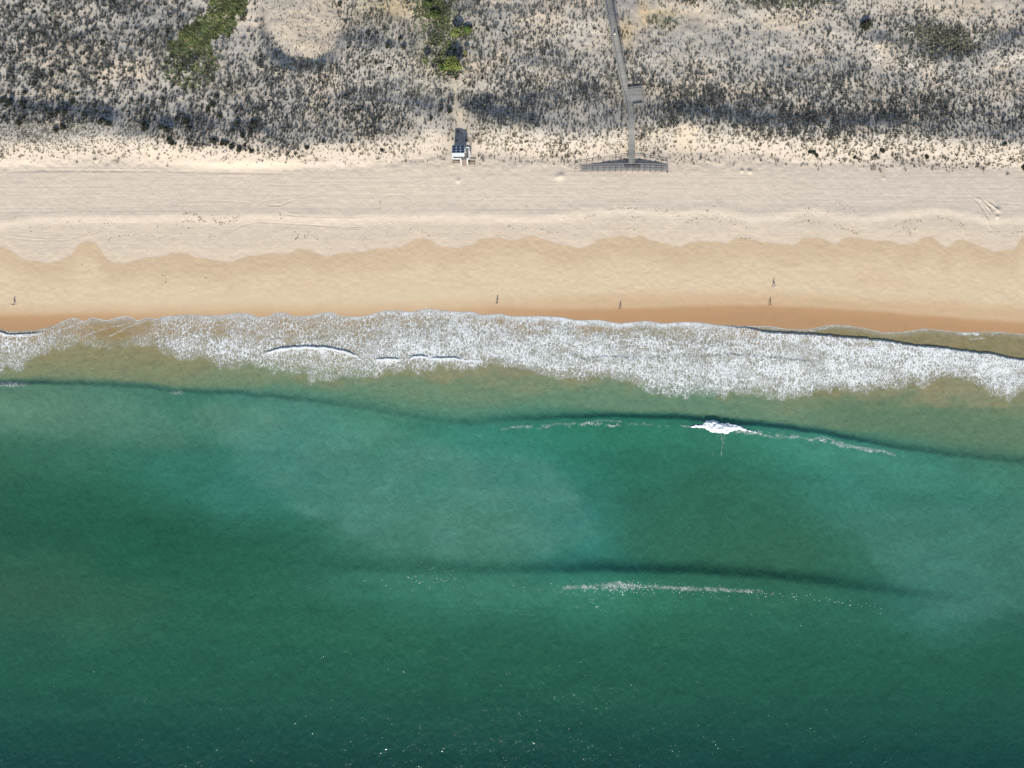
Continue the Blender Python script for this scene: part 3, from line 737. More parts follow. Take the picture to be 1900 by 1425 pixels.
hol = inside(cu + 8 * fbm(cu / 12., cv / 12., 2, 121), cv, HOLLOW)
short = ss(222, 236, cv) * (1 - ss(270, 285, cv)) * (1 - ss(230, 330, cu)) > .5
front = ss(-14, 8, cv - D_f(cu) - 6)
sizen = fbm(cu / 34., cv / 28., 3, 123)
rad = .265 * np.exp(RS.randn(len(cu)) * .42) * (.8 + .35 * dn) * (1 + .55 * sizen) * (1 + .75 * (1 - ss(400, 560, cu)) * (1 - ss(205, 225, cv)))
rad = rad * (1 + .15 * front); rad = np.where(hol, .19, np.where(short, .27, rad)); rad = np.clip(rad, .11, .85)
hgt = rad * (1.5 + .9 * RS.rand(len(cu))) * (1 - .25 * front); hgt = np.where(short, .30, np.clip(hgt, .16, 1.05))
tint = np.array([.106, .114, .108]) * (.6 + .8 * RS.rand(len(cu), 1))
tint = np.where(RS.rand(len(cu), 1) < .2, tint * np.array([1.4, 1.33, 1.2]), tint)
tint = np.where(RS.rand(len(cu), 1) < .15, tint * .55, tint)
tint = np.where((front > .6)[:, None], tint * np.array([1.35, 1.2, 1.0]), tint)
tint = np.where(short[:, None], np.array([.14, .145, .112]) * (.6 + .8 * RS.rand(len(cu), 1)), tint)
o = tufts("dune_grass", cu, cv, rad, hgt, 11, tint, .082, .55)
tag(o, 'grey and brown tufts of beach grass covering the dunes', 'dune grass', kind='stuff')

# green ground cover
n = 16000
gu = RS.uniform(300, 475, n); gv = RS.uniform(-40, 175, n)
g_in = inside(gu + 16 * fbm(gu / 9., gv / 9., 3, 105), gv + 14 * fbm(gu / 8., gv / 8., 2, 106), GREEN1) & (RS.rand(n) < np.where(gv > 105, .4, .85) * (.75 + .7 * fbm(gu / 12., gv / 12., 3, 107)))
g2u = RS.uniform(740, 890, n); g2v = RS.uniform(-40, 150, n)
dens2 = blob(g2u, g2v, 803, 10, 28, 30) + blob(g2u, g2v, 822, 40, 14, 16) + .95 * blob(g2u, g2v, 862, 58, 15, 9) + .9 * blob(g2u, g2v, 838, 130, 22, 12) + .7 * blob(g2u, g2v, 820, 110, 12, 18) + .4 * blob(g2u, g2v, 815, 80, 25, 25)
i2 = RS.rand(n) < dens2 * .45 * (.9 + .8 * fbm(g2u / 10., g2v / 10., 3, 108))
g3u = RS.uniform(1180, 1560, 6000); g3v = RS.uniform(-40, 60, 6000)
d3 = .9 * blob(g3u, g3v, 1282, 2, 9, 9) + .55 * blob(g3u, g3v, 1460, 2, 70, 12) + .4 * blob(g3u, g3v, 1208, 37, 11, 8) + .35 * blob(g3u, g3v, 1235, 45, 18, 14)
i3 = RS.rand(6000) < d3
u_ = np.concatenate([gu[g_in], g2u[i2], g3u[i3]]); v_ = np.concatenate([gv[g_in], g2v[i2], g3v[i3]])
m_ = len(u_)
gt = np.array([.105, .145, .058]) * (.6 + .7 * RS.rand(m_, 1))
gt = np.where(RS.rand(m_, 1) < .3, np.array([.18, .17, .10]) * (.7 + .6 * RS.rand(m_, 1)), gt)
gpn = fbm(u_ / 9., v_ / 9., 3, 109)[:, None]
gt = np.where(gpn > .12, gt * np.array([1.3, 1.25, 1.1]), np.where(gpn < -.15, gt * .62, gt))
gt = np.where((u_ > 1000)[:, None], gt * np.array([.75, .72, .9]), gt)
o = tufts("green_ground_cover", u_, v_, .34 + .22 * RS.rand(m_), .25 + .3 * RS.rand(m_), 10, gt, .13, .8)
tag(o, 'low green ground cover filling the hollows between the dunes', 'ground cover', kind='stuff')
# matted grey scrub on the right
g4u = RS.uniform(1660, 1840, 5000); g4v = RS.uniform(20, 125, 5000)
d4 = .9 * blob(g4u, g4v, 1745, 72, 40, 24) + .5 * blob(g4u, g4v, 1790, 85, 26, 16) + .4 * blob(g4u, g4v, 1700, 55, 26, 14)
i4 = RS.rand(5000) < d4 * .36
u_, v_ = g4u[i4], g4v[i4]; m_ = len(u_)
o = tufts("matted_scrub", u_, v_, .45 + .35 * RS.rand(m_), .3 + .4 * RS.rand(m_), 12, np.array([.17, .165, .12]) * (.5 + .8 * RS.rand(m_, 1)), .13, .9)
tag(o, 'matted olive brown scrub on the dune at the upper right', 'scrub', kind='stuff')

def leaf_cloud(n, rx, ry, rz, z0, size, tint, lumps=9, seed=1, hollow=.55):
    """many small leaf faces spread through a lumpy crown"""
    R = np.random.RandomState(seed)
    cs = R.randn(lumps, 3); cs /= np.linalg.norm(cs, axis=1)[:, None]; cs *= R.uniform(.35, .75, (lumps, 1)); cs[:, 2] = np.abs(cs[:, 2]) * .9 - .1
    rr = R.uniform(.28, .52, lumps)
    k = R.randint(0, lumps, n)
    d = R.randn(n, 3); d /= np.linalg.norm(d, axis=1)[:, None]
    p = cs[k] + d * (rr[k] * R.uniform(hollow, 1.0, n))[:, None]
    tone = .75 + .5 * R.rand(lumps)
    c = p * np.array([rx, ry, rz]) + np.array([0, 0, z0])
    c[:, 2] = np.maximum(c[:, 2], .03)
    a = R.randn(n, 3); a /= np.linalg.norm(a, axis=1)[:, None]
    b = np.cross(a, R.randn(n, 3)); b /= np.linalg.norm(b, axis=1)[:, None]
    s = size * R.uniform(.6, 1.4, (n, 1))
    q = np.stack([c - a * s, c + b * s * .55, c + a * s, c - b * s * .55], 1)
    tc = np.array(tint) * (tone[k] * R.uniform(.7, 1.3, n))[:, None]
    return q.reshape(-1, 3), np.arange(4 * n).reshape(-1, 4), np.repeat(tc, 4, 0)

# shrubs one can tell apart from the grass
shr_mesh = []
for s in range(4):
    Vv, Ff, tc = leaf_cloud(480, 1, 1, .62, .33, .17, (.050, .056, .040), 8, 20 + s)
    o = np_mesh("dune_shrub", Vv, Ff, LEAF, {'tint': tc}, smooth=False)
    COL.objects.unlink(o); shr_mesh.append(o)
L1 = 'dark round shrub among the shaded shrubs behind the foredune at the left'
L2 = 'dark low shrub standing among grass tufts on the upper left dune'
L3 = 'dark shrub on the dune between the green trees and the lifeguard hut'
L4 = 'low brown shrub on the sunny foot of the dune at the right'
shr = [(x, y, r, L1, 'dark shrubs behind the foredune') for x, y, r in [(6,187,.9),(21,190,1.0),(40,191,.8),(45,197,.8),(14,197,.7),(8,219,.7),(34,229,.8),(95,214,.9),(105,209,.9),(121,209,.9),(137,190,.8),(190,226,1.2),(201,229,.9),(104,243,.9),(117,238,.8),(86,205,.8),(160,215,.7),
       (265,231,.9),(271,239,.9),(299,236,1.0),(309,241,.9),(328,221,.9),(345,223,1.0),(350,238,1.0),(343,226,.8),(394,197,1.0),(385,203,.8),(402,180,.8),(408,215,.8),(440,231,1.0),(452,251,.9),(466,247,.9),(470,233,1.1),(431,245,.9),(420,268,.8),(444,278,.9),(397,262,.9),(412,266,.8),(432,273,.8),(467,281,.7),(315,262,.9),(322,267,.9)]]
shr += [(x, y, r, L2, 'dark shrubs on the upper left dune') for x, y, r in [(63,22,.7),(71,48,.7),(105,48,.9),(117,131,.9),(98,137,.8),(79,144,.8),(65,154,.9),(46,173,.9),(190,80,.8),(262,79,.7),(258,150,.6),(93,37,.7),(80,93,.7),(27,97,.6),(158,123,.6),(185,145,.6),(315,30,.6),(334,33,.6),(144,175,.6),(107,165,.7)]]
shr += [(x, y, r, L3, 'dark shrubs near the hut') for x, y, r in [(836,206,.9),(800,221,.7),(818,205,.8),(743,72,.8),(718,85,.9),(749,88,.8),(722,128,.8),(684,62,.7),(698,63,.6),(905,56,.7),(933,58,.5),(940,62,.5),(630,8,.9),(570,275,.8),(600,262,.7),(652,263,.7),(709,278,.6)]]
shr += [(x, y, r, L4, 'brown shrubs at the dune foot') for x, y, r in [(1508,283,.9),(1514,288,.8),(1502,282,.7),(1637,279,.9),(1624,289,.6),(1719,291,.8),(1585,292,.7),(1898,312,1.0),(1863,268,.8),(1757,172,.7),(1496,236,.6)]]
for k, (x, y, r, lab, grp) in enumerate(shr):
    o = shr_mesh[k % 4].copy() if k >= 4 else shr_mesh[k]
    COL.objects.link(o)
    z = gh(x, y); o.location = P(x, y, z); o.location.z = z - .05
    r *= 1.2 if k < 42 else 1.0
    o.scale = (r, r * (.85 + .3 * random.random()), r * 1.0); o.rotation_euler = (0, 0, random.uniform(0, 6.3))
    tag(o, lab, 'shrub', grp)
x, y = 1605, 49; z = gh(x, y)
Vv, Ff, tc = leaf_cloud(1700, 1.5, 1.9, 1.2, .7, .2, (.050, .052, .034), 12, 55)
o = np_mesh("evergreen_bush", Vv, Ff, LEAF, {'tint': tc}, smooth=False); o.location = P(x, y, z)
tag(o, 'single large blackish bush alone on the sandy upper right dune', 'bush')

BARK = simple_mat("bark", (.13, .10, .07), .9, .3, 6)
def tree(name, x, y, rad, hc, rz, tint, label, n, seed, leaf=.2):
    """x, y: where the crown shows; hc: height of the crown's middle above the ground"""
    z = gh(x, y + 3.0 * hc); c = P(x, y, z + hc)
    r = empty(name, (c[0], c[1], z)); tag(r, label, 'tree', 'trees in the green hollow')
    m = MB(); R = random.Random(seed)
    m.cyl((c[0], c[1], z - .2), (c[0] + .1, c[1], z + hc * .8), .13 * rad / 2 + .05, .06, 8)
    for k in range(7):
        a = k * .9 + R.random(); h0 = hc * R.uniform(.35, .7)
        m.cyl((c[0] + .05, c[1], z + h0), (c[0] + math.cos(a) * rad * .6, c[1] + math.sin(a) * rad * .6, z + hc + R.uniform(-.2, .4) * rz), .06, .02, 6)
    m.build('trunk', BARK, r)
    Vv, Ff, tc = leaf_cloud(n, rad, rad * .85, rz, hc, leaf, tint, 16, seed)
    o = np_mesh('crown', Vv, Ff, LEAF, {'tint': tc}, smooth=False, parent=r)
    return r
tree("small_tree", 840, 116, 2.45, 2.9, 1.9, (.165, .20, .06), 'yellow green rounded tree, the largest and nearest the beach of the group', 3000, 71)
tree("small_tree", 846, 62, 1.8, 2.6, 1.5, (.165, .20, .06), 'yellow green tree behind the largest one, farther from the beach', 2000, 72)
tree("small_tree", 789, 112, 1.05, 2.3, 1.2, (.15, .16, .08), 'small dull green tree left of the yellow green trees', 800, 73)
tree("small_tree", 863, 98, .65, 2.0, .9, (.19, .19, .07), 'very small yellowish tree right of the largest tree', 400, 74)
tree("small_tree", 866, 56, 1.3, 1.2, .9, (.11, .16, .045), 'low dark green tree right of the farther yellow green tree', 1000, 75)
tree("small_tree", 794, 7, 1.3, 1.6, 1.1, (.07, .10, .035), 'dark green tree at the top edge of the photo', 1000, 76)
tree("small_tree", 822, 124, 1.5, .9, .8, (.09, .13, .04), 'low dark green tree touching the left side of the largest tree', 1100, 77)
tree("small_tree", 806, 28, 1.7, 1.0, .9, (.085, .115, .04), 'low spreading dark green tree below the one at the top edge', 1200, 78)

# ------------------------------------------------------------------ seaweed and litter on the sand
WRACK = [([(338,400),(345,393),(360,397),(375,407),(380,411)],60,3),([(338,408),(352,412),(374,408)],30,3),([(398,411),(412,414),(430,410),(444,403)],50,3),([(395,402),(440,400)],14,8),
 ([(705,372),(706,394)],10,1.2),([(518,392),(522,408)],7,1.5),([(545,430),(570,436),(585,441),(600,436)],36,7),([(548,445),(552,440)],10,2),([(780,428),(792,432),(798,440)],14,2.5),([(760,422),(775,420)],8,3),
 ([(1128,390),(1150,386),(1185,387)],34,2.2),([(1085,404),(1105,397)],14,2),([(1170,402),(1190,408)],16,5),([(1210,387),(1235,390),(1270,405)],30,5),([(1270,410),(1300,400),(1340,369)],30,5),([(1270,412),(1330,404),(1380,410)],50,12),
 ([(1480,410),(1500,388),(1520,390),(1535,400)],34,6),([(1475,414),(1500,409),(1525,416)],22,3),([(1548,418),(1570,426),(1598,435)],36,4),([(1670,415),(1690,406),(1710,410)],26,3),([(1665,420),(1690,432),(1710,425)],26,5),([(1735,402),(1760,408),(1790,422),(1795,432)],36,5),([(1830,430),(1860,436),(1895,428)],26,3),([(1550,370),(1570,388),(1590,390)],22,5),
 ([(297,508),(308,514),(311,530)],14,2),([(380,515),(388,522)],4,1.5),([(200,445),(230,435),(290,440),(325,445),(340,425),(360,423)],44,3),([(380,440),(400,437)],10,3),([(150,490),(165,502)],7,1.5),([(665,472)],1,.5),([(1345,437),(1400,445),(1412,452)],20,3),([(1140,424),(1180,426)],10,3),
 ([(850,470),(870,478)],2,2),([(620,440),(900,425)],14,10),([(940,422),(1000,426),(1040,436)],24,5),([(40,420),(180,428)],18,6),([(0,408),(330,418)],24,7),([(880,365),(1060,400)],12,10)]
wp_ = []
for pts, n, sp in WRACK:
    p = np.array(pts if len(pts) > 1 else pts * 2, float); L = np.r_[0, np.cumsum(np.hypot(*np.diff(p, axis=0).T))]
    for _ in range(n):
        s = random.random() * L[-1]
        wp_.append((np.interp(s, L, p[:, 0]) + random.gauss(0, sp * .5) + random.gauss(0, 1), np.interp(s, L, p[:, 1]) + random.gauss(0, sp * .5), random.uniform(.07, .21) * (1.25 if random.random() < .1 else 1)))
VV, FF = [], []
for x, y, s in wp_:
    z = gh(x, y); c = P(x, y, z); i = len(VV); k = 6; el = random.uniform(1, 2.4); rot = random.gauss(0, .5)
    VV.append((c[0], c[1], z + .10 * s + .05))
    for j in range(k):
        a = j * math.pi / 3; r = s * random.uniform(.5, 1.1); dx, dy = r * el * math.cos(a), r * math.sin(a)
        VV.append((c[0] + dx * math.cos(rot) - dy * math.sin(rot), c[1] + dx * math.sin(rot) + dy * math.cos(rot), z - .02))
    for j in range(k): FF.append((i, i + 1 + j, i + 1 + (j + 1) % k))
WEED = simple_mat("dry_seaweed", (.20, .165, .115), .95, .35, 3)
o = np_mesh("seaweed_wrack", np.array(VV), np.array(FF), WEED)
tag(o, 'dark scraps of dried seaweed strewn in wavy lines over the upper beach', 'seaweed', kind='stuff')

# ------------------------------------------------------------------ boardwalk
def plank_mat(name, c1, pitch, ang=0.0, axis=1):
    t = NT(name)
    sc = (.25, 1 / pitch, 1) if axis == 1 else (1 / pitch, .25, 1)
    pv = t.pos(sc, ang)
    sx = t.n('ShaderNodeSeparateXYZ'); t.put(sx.inputs[0], pv)
    w = sx.outputs[1] if axis == 1 else sx.outputs[0]
    fr = t.math('FRACT', w); fl = t.math('FLOOR', w)
    gap = t.rng(t.math('ABSOLUTE', t.math('SUBTRACT', fr, .5)), .43, .48, 1, .35)
    wn_ = t.n('ShaderNodeTexWhiteNoise', noise_dimensions='1D'); t.put(wn_.inputs['W'], fl)
    no = t.noise(t.pos(), 1.2, 5, .65)
    f = t.math('MULTIPLY', t.math('MULTIPLY', gap, t.rng(wn_.outputs[0], 0, 1, .86, 1.12)), t.rng(no.outputs[0], .3, .7, .85, 1.12))
    rgb = t.n('ShaderNodeRGB'); rgb.outputs[0].default_value = (*c1, 1)
    t.put(t.b.inputs['Base Color'], t.mul(rgb.outputs[0], f)); t.b.inputs['Roughness'].default_value = .85
    return t.m
WOOD = simple_mat("weathered_wood", (.21, .20, .185), .85, .2, 3)
WOOD_D = simple_mat("grey_timber", (.12, .11, .10), .85, .25, 4)
DECK = plank_mat("deck_planks", (.205, .205, .195), .28, math.radians(-8))
DECK2 = plank_mat("platform_planks", (.215, .215, .205), .28, math.radians(-9))
RAMPM = plank_mat("ramp_planks", (.23, .22, .215), .28, 0, 0)

wl = np.array(WALK, float)
Lw = np.r_[0, np.cumsum(np.hypot(*np.diff(wl, axis=0).T))]
ssamp = np.arange(0, Lw[-1] + .1, 4.0); ssamp[-1] = Lw[-1]
wu_, wv_ = np.interp(ssamp, Lw, wl[:, 0]), np.interp(ssamp, Lw, wl[:, 1])
LAND_Z = gh(1172, 312) + 1.28
gz = ground_h(wu_, wv_, False)
clr = np.interp(wv_, [-130, 20, 65, 120, 165, 200, 230, 285, 303], [3.0, 4.0, 4.8, 3.2, 1.6, .9, .5, 1.0, 1.45])
dz = gz + clr; k = np.ones(9) / 9; dz = np.convolve(np.pad(dz, 4, mode='edge'), k, 'valid'); dz = np.maximum(dz, gz + .35)
bl = ss(235, 300, wv_); dz = dz * (1 - bl) + LAND_Z * bl
ctr = np.array([P(a, b, c) for a, b, c in zip(wu_, wv_, dz)])
tan = np.gradient(ctr[:, :2], axis=0); tan /= np.linalg.norm(tan, axis=1)[:, None]
nrm = np.stack([-tan[:, 1], tan[:, 0]], 1)          # points to the left when walking down the line
HW = .80
bw = empty("boardwalk", (float(ctr[-1, 0]), float(ctr[-1, 1]), LAND_Z - 1.28))
tag(bw, 'long raised grey plank boardwalk with handrails crossing the dunes to the beach', 'boardwalk')
def ribbon(off0, off1, zo, th, name, mat, parent, i0=0, i1=None):
    c = ctr[i0:i1]; nn_ = nrm[i0:i1]; m = len(c)
    V4 = []
    for o_, z_ in ((off0, zo), (off1, zo), (off1, zo - th), (off0, zo - th)):
        V4.append(np.c_[c[:, :2] + nn_ * o_, c[:, 2] + z_])
    Vv = np.stack(V4, 1).reshape(-1, 3); Ff = []
    for i in range(m - 1):
        for j in range(4): Ff.append((i * 4 + j, i * 4 + (j + 1) % 4, i * 4 + 4 + (j + 1) % 4, i * 4 + 4 + j))
    Ff += [(3, 2, 1, 0), (m * 4 - 4, m * 4 - 3, m * 4 - 2, m * 4 - 1)]
    o = np_mesh(name, Vv, np.array(Ff), mat, smooth=False, parent=parent)
    o.matrix_parent_inverse = Matrix.Translation(-parent.location)
    return o
ribbon(-HW, HW, 0, .07, 'walkway_deck', DECK, bw)
ribbon(-HW + .1, -HW + .18, -.072, .22, 'joist', WOOD_D, bw); ribbon(HW - .18, HW - .1, -.072, .22, 'joist', WOOD_D, bw)
iP0 = int(np.argmin(abs(wv_ - 163))); iP1 = int(np.argmin(abs(wv_ - 199)))
for sgn, rngs in ((-1, [(0, len(ctr))]), (1, [(0, iP0 + 1), (iP1, len(ctr))])):
    for a, b in rngs:
        ribbon(sgn * HW - .055, sgn * HW + .055, 1.0, .05, 'handrail', WOOD, bw, a, b)
        ribbon(sgn * HW - .02, sgn * HW + .02, .55, .10, 'mid_rail', WOOD, bw, a, b)
npst = 0
for i in range(2, len(ctr) - 1, 4):
    for sgn in (-1, 1):
        if sgn == 1 and iP0 < i < iP1: continue
        q = ctr[i, :2] + nrm[i] * sgn * (HW + .065 if sgn > 0 else HW + .065)
        MB().box((q[0], q[1], (ctr[i, 2] + .93 + gz[i] - .5) / 2), (.09, .09, ctr[i, 2] + .93 - gz[i] + .5)).build('post', WOOD_D, bw)
# square platform at the side
pz = float(dz[(iP0 + iP1) // 2]) + .003
pc = [P(1165.2, 165, pz), P(1189.5, 162, pz), P(1195, 194.6, pz), P(1173.5, 198, pz)]
bm = bmesh.new(); vt = [bm.verts.new(p) for p in pc]; vb = [bm.verts.new((p[0], p[1], p[2] - .09)) for p in pc]
bm.faces.new(vt[::-1]); bm.faces.new(vb)
for j in range(4): bm.faces.new((vt[j], vt[(j + 1) % 4], vb[(j + 1) % 4], vb[j]))
bmesh.ops.recalc_face_normals(bm, faces=bm.faces)
me = bpy.data.meshes.new('platform_deck'); bm.to_mesh(me); bm.free(); me.materials.append(DECK2)
o = bpy.data.objects.new('platform_deck', me); COL.objects.link(o); o.parent = bw; o.matrix_parent_inverse = Matrix.Translation(-bw.location)
pcv = [Vector(p) for p in pc]
for a, b in ((0, 1), (1, 2), (2, 3)):
    A_, B_ = pcv[a], pcv[b]
    for hgt_, w_ in ((1.0, .10), (.55, .05)):
        MB().bar(A_ + Vector((0, 0, hgt_)), B_ + Vector((0, 0, hgt_)), w_, .05).build('platform_rail', WOOD, bw)
    for k in range(4):
        q = A_.lerp(B_, k / 3.0 if a == 2 else k / 3.0)
        if a > 0 and k == 0: continue
        MB().box((q.x, q.y, q.z - .05), (.1, .1, 2.1)).build('post', WOOD_D, bw)
inn = (pcv[0] + pcv[2]) / 2
for a, b in ((1, 2), (2, 3)):
    A_ = pcv[a].lerp(inn, .14); B_ = pcv[b].lerp(inn, .14)
    m = MB(); m.bar(A_ + Vector((0, 0, .45)), B_ + Vector((0, 0, .45)), .38, .05)
    for tt in (.08, .5, .92):
        q = A_.lerp(B_, tt); m.box((q.x, q.y, q.z + .215), (.09, .3, .42))
    m.build('platform_bench', WOOD, bw)

# ramp at the foot of the boardwalk
g0 = gh(1152, 312)
L0 = P(1066, 310.5, g0 + .05); Lm = P(1157, 310.5, LAND_Z); Rm = P(1188, 310.5, LAND_Z); R0 = P(1238, 310.5, g0 + .5)
yc = Lm[1]; RW = .86
rp = empty("access_ramp", (Lm[0], yc, g0)); tag(rp, 'grey wooden beach ramp with railings sloping both ways from the foot of the boardwalk', 'ramp')
def slab(a, b, w, th, name, mat, parent):
    m = MB(); m.bar((a[0], yc, a[2] - th / 2), (b[0], yc, b[2] - th / 2), w, th); return m.build(name, mat, parent)
L1_ = (P(1079, 310, g0 + .2)[0], yc, g0 + .22)
slab(L1_, (Lm[0] - .004, yc, LAND_Z), RW * 2, .08, 'ramp_deck', RAMPM, rp)
slab((Rm[0] + .004, yc, LAND_Z), R0, RW * 2, .08, 'ramp_deck', RAMPM, rp)
MB().box(((Lm[0] + Rm[0]) / 2, yc, LAND_Z - .045), (Rm[0] - Lm[0], RW * 2, .08)).build('landing_deck', RAMPM, rp)
MB().box((float(ctr[-1, 0]), yc + RW + .22, LAND_Z - .055), (1.62, .40, .08)).build('connecting_step', WOOD, rp)
def prof_z(x):
    return float(np.interp(x, [L0[0], L1_[0], Lm[0], Rm[0], R0[0]], [g0 + .05, L1_[2], LAND_Z, LAND_Z, R0[2]]))
for sy in (-1, 1):
    yy = yc + sy * (RW - .03)
    for hgt_, w_ in ((1.0, .09), (.6, .05)):
        segs = [((L0[0], L0[2]), (Lm[0], LAND_Z)), ((Lm[0], LAND_Z), (Rm[0], LAND_Z)), ((Rm[0], LAND_Z), (R0[0], R0[2]))]
        for (xa, za), (xb, zb) in segs:
            if sy == 1 and xa == Lm[0]:
                for c0, c1 in ((xa, float(ctr[-1, 0]) - .8), (float(ctr[-1, 0]) + .8, xb)):
                    MB().bar((c0, yy, za + hgt_), (c1, yy, zb + hgt_), w_, .05).build('handrail', WOOD, rp)
                continue
            MB().bar((xa, yy, za + hgt_), (xb, yy, zb + hgt_), w_, .05).build('handrail' if hgt_ == 1 else 'mid_rail', WOOD, rp)
for k in range(17):
    x = L0[0] + (R0[0] - L0[0]) * k / 16.0; zt = prof_z(x)
    for sy in (-1, 1):
        yy = yc + sy * (RW + .065)
        MB().box((x, yy, (zt + 1.02 + g0 - .4) / 2), (.10, .10, zt + 1.02 - g0 + .4)).build('post', WOOD_D, rp)
    if 1 < k < 16: MB().box((x, yc, zt + .008 + .0), (.07, RW * 2 - .02, .03)).build('cross_batten', WOOD_D, rp)
# dark double beam of the landing's bench
m = MB(); m.box(((Lm[0] + Rm[0]) / 2, yc + .05, LAND_Z + .43), (Rm[0] - Lm[0] - .2, .34, .06))
for tt in (.08, .36, .64, .92): m.box((Lm[0] + (Rm[0] - Lm[0]) * tt, yc + .05, LAND_Z + .195), (.09, .28, .39))
m.build('landing_bench', WOOD_D, rp)

# ------------------------------------------------------------------ lifeguard hut
WHT = simple_mat("white_paint", (.66, .68, .70), .55, .05, 2)
FLAP = simple_mat("dull_white_sheet", (.50, .53, .56), .6, .1, 2)
GRY = simple_mat("grey_wall", (.42, .42, .40), .7, .1, 2)
PANEL = simple_mat("solar_glass", (.018, .028, .055), .25, .2, 1.2, spec=.5)
FRAME = simple_mat("panel_frame", (.45, .50, .52), .4, .05, 2, metal=.3)
DGRY = simple_mat("dark_decking", (.12, .115, .11), .85, .2, 3)
STEP = simple_mat("step_wood", (.30, .23, .19), .85, .15, 3)
GLASS = simple_mat("dark_window", (.03, .04, .05), .15, .1, 2, spec=.5)
gt0 = gh(853, 300)
zp = gt0 + 1.6; zr = gt0 + 5.0
hx0, hy1, _ = P(838.5, 269.5, zr); hx1, hy0, _ = P(862, 290.5, zr)
dx1 = P(870.5, 280, zp)[0]; dy0 = P(850, 294.3, zp + .9)[1]; dyN = P(850, 273.5, zp + .9)[1]
hut = empty("lifeguard_hut", ((hx0 + dx1) / 2, (hy0 + hy1) / 2, gt0))
tag(hut, 'raised white lifeguard hut with dark solar panels on its roof and a railed deck', 'hut')
wx0, wx1, wy0, wy1 = hx0 + .12, hx1 - .15, dy0 + 1.0, hy1 - .12
MB().box(((hx0 + dx1) / 2, (dy0 + wy1) / 2, zp - .08), (dx1 - hx0, wy1 - dy0, .15)).build('deck', DGRY, hut)
for x in (hx0 + .2, (hx0 + dx1) / 2, dx1 - .2):
    for y in (dy0 + .2, (dy0 + wy1) / 2, wy1 - .2):
        MB().box((x, y, (gt0 - .6 + zp - .156) / 2), (.2, .2, zp - .156 - gt0 + .6)).build('stilt', WOOD_D, hut)
MB().box(((wx0 + wx1) / 2, (wy0 + wy1) / 2, (zp + zr - .35) / 2), (wx1 - wx0, wy1 - wy0, zr - .35 - zp)).build('wall', GRY, hut)
# slats on the right-hand wall
for k in range(5):
    y = wy0 + .35 + k * (wy1 - wy0 - .7) / 4
    MB().box((wx1 + .17, y, zp + 1.7), (.32, .18, .07)).build('shutter_slat', WHT, hut)
w = MB().box(((wx0 + wx1) / 2, wy0 - .03, zp + 1.55), (1.9, .05, .9)).build('window', GLASS, hut)
f_ = MB()
for a in (-1, 1):
    f_.box(((wx0 + wx1) / 2 + a * .99, wy0 - .035, zp + 1.55), (.08, .07, 1.06)); f_.box(((wx0 + wx1) / 2, wy0 - .04, zp + 1.55 + a * .49), (1.9, .072, .08))
o = f_.build('window_frame', WHT, None); o.parent = w
d_ = MB().box((wx1 - .5, wy0 - .03, zp + 1.0), (.8, .05, 1.98)).build('door', WHT, hut)
# roof: dark rear slope carrying the panels, white front flap
ry = P(850, 284.3, zr)[1]
rf = MB(); rf.bar((hx0, (hy1 + ry) / 2, 0), (hx1, (hy1 + ry) / 2, 0), hy1 - ry, .08)
bm_roof = rf.bm
for vtx in bm_roof.verts: vtx.co.z += zr + (.0 if vtx.co.y > (hy1 + ry) / 2 else .22) - .12
rf.build('roof', FRAME, hut)
fr = MB(); fr.box(((hx0 + hx1 - .25) / 2, (hy0 + ry) / 2 - .004, 0), (hx1 - hx0 - .25, ry - hy0, .07))
for vtx in fr.bm.verts: vtx.co.z += zr + (-.10 if vtx.co.y < (hy0 + ry) / 2 else .10)
fr.build('roof_flap', FLAP, hut)
nx, ny = 3, 3
pw = (hx1 - hx0) / nx; ph = (hy1 - ry) / ny
def roof_z(y): return zr + .22 * (1 - (y - ry) / (hy1 - ry)) - .12 + .04
for i in range(nx):
    for j in range(ny):
        cx_ = hx0 + pw * (i + .5); cy_ = ry + ph * (j + .5)
        m = MB(); m.box((cx_, cy_, 0), (pw - .14, ph - .14, .05))
        for vtx in m.bm.verts: vtx.co.z += roof_z(vtx.co.y) + .04
        pn = m.build('solar_panel', PANEL, hut)
# railing of the deck
rh = .95
sx0 = P(855.6, 296, zp)[0]; sx1 = P(867, 296, zp)[0]
def rail(a, b, nm='deck_railing'):
    m = MB(); a = Vector(a); b = Vector(b)
    m.bar(a + Vector((0, 0, rh)), b + Vector((0, 0, rh)), .2, .07); m.bar(a + Vector((0, 0, rh * .5)), b + Vector((0, 0, rh * .5)), .06, .12)
    n = max(2, int((b - a).length / 1.1) + 1)
    for k in range(n):
        q = a.lerp(b, k / (n - 1)); m.box((q.x, q.y, q.z + rh / 2 - .02), (.1, .1, rh - .03))
    m.build(nm, WHT, hut)
rail((hx0 + .05, dy0, zp), (sx0, dy0, zp)); rail((sx1, dy0, zp), (dx1, dy0, zp))
rail((dx1, dy0 + .1, zp), (dx1, dyN - .1, zp)); rail((wx1 + .2, dyN, zp), (dx1, dyN, zp)); rail((hx0 + .05, dy0 + .1, zp), (hx0 + .05, dy0 + .9, zp))
# steps
gy = P(860, 306.8, gt0)[1]; ns = 8
st = MB()
for k in range(ns):
    y = dy0 - .05 + (gy - dy0) * (k + .5) / ns; z = zp - (zp - gt0) * (k + 1) / (ns + .6)
    MB().box(((sx0 + sx1) / 2, y, z), (sx1 - sx0 - .25, abs(gy - dy0) / ns + .05, .05)).build('step', STEP, hut)
for x in (sx0, sx1):
    m = MB(); m.bar((x, dy0, zp - .15), (x, gy, gt0), .07, .24); m.build('stringer', WHT, hut)
    m = MB(); m.bar((x, dy0 - .1, zp + rh), (x, gy, gt0 + .85), .17, .07); m.bar((x, gy + .06, gt0 - .2), (x, gy + .06, gt0 + .8), .09); m.build('stair_rail', WHT, hut)

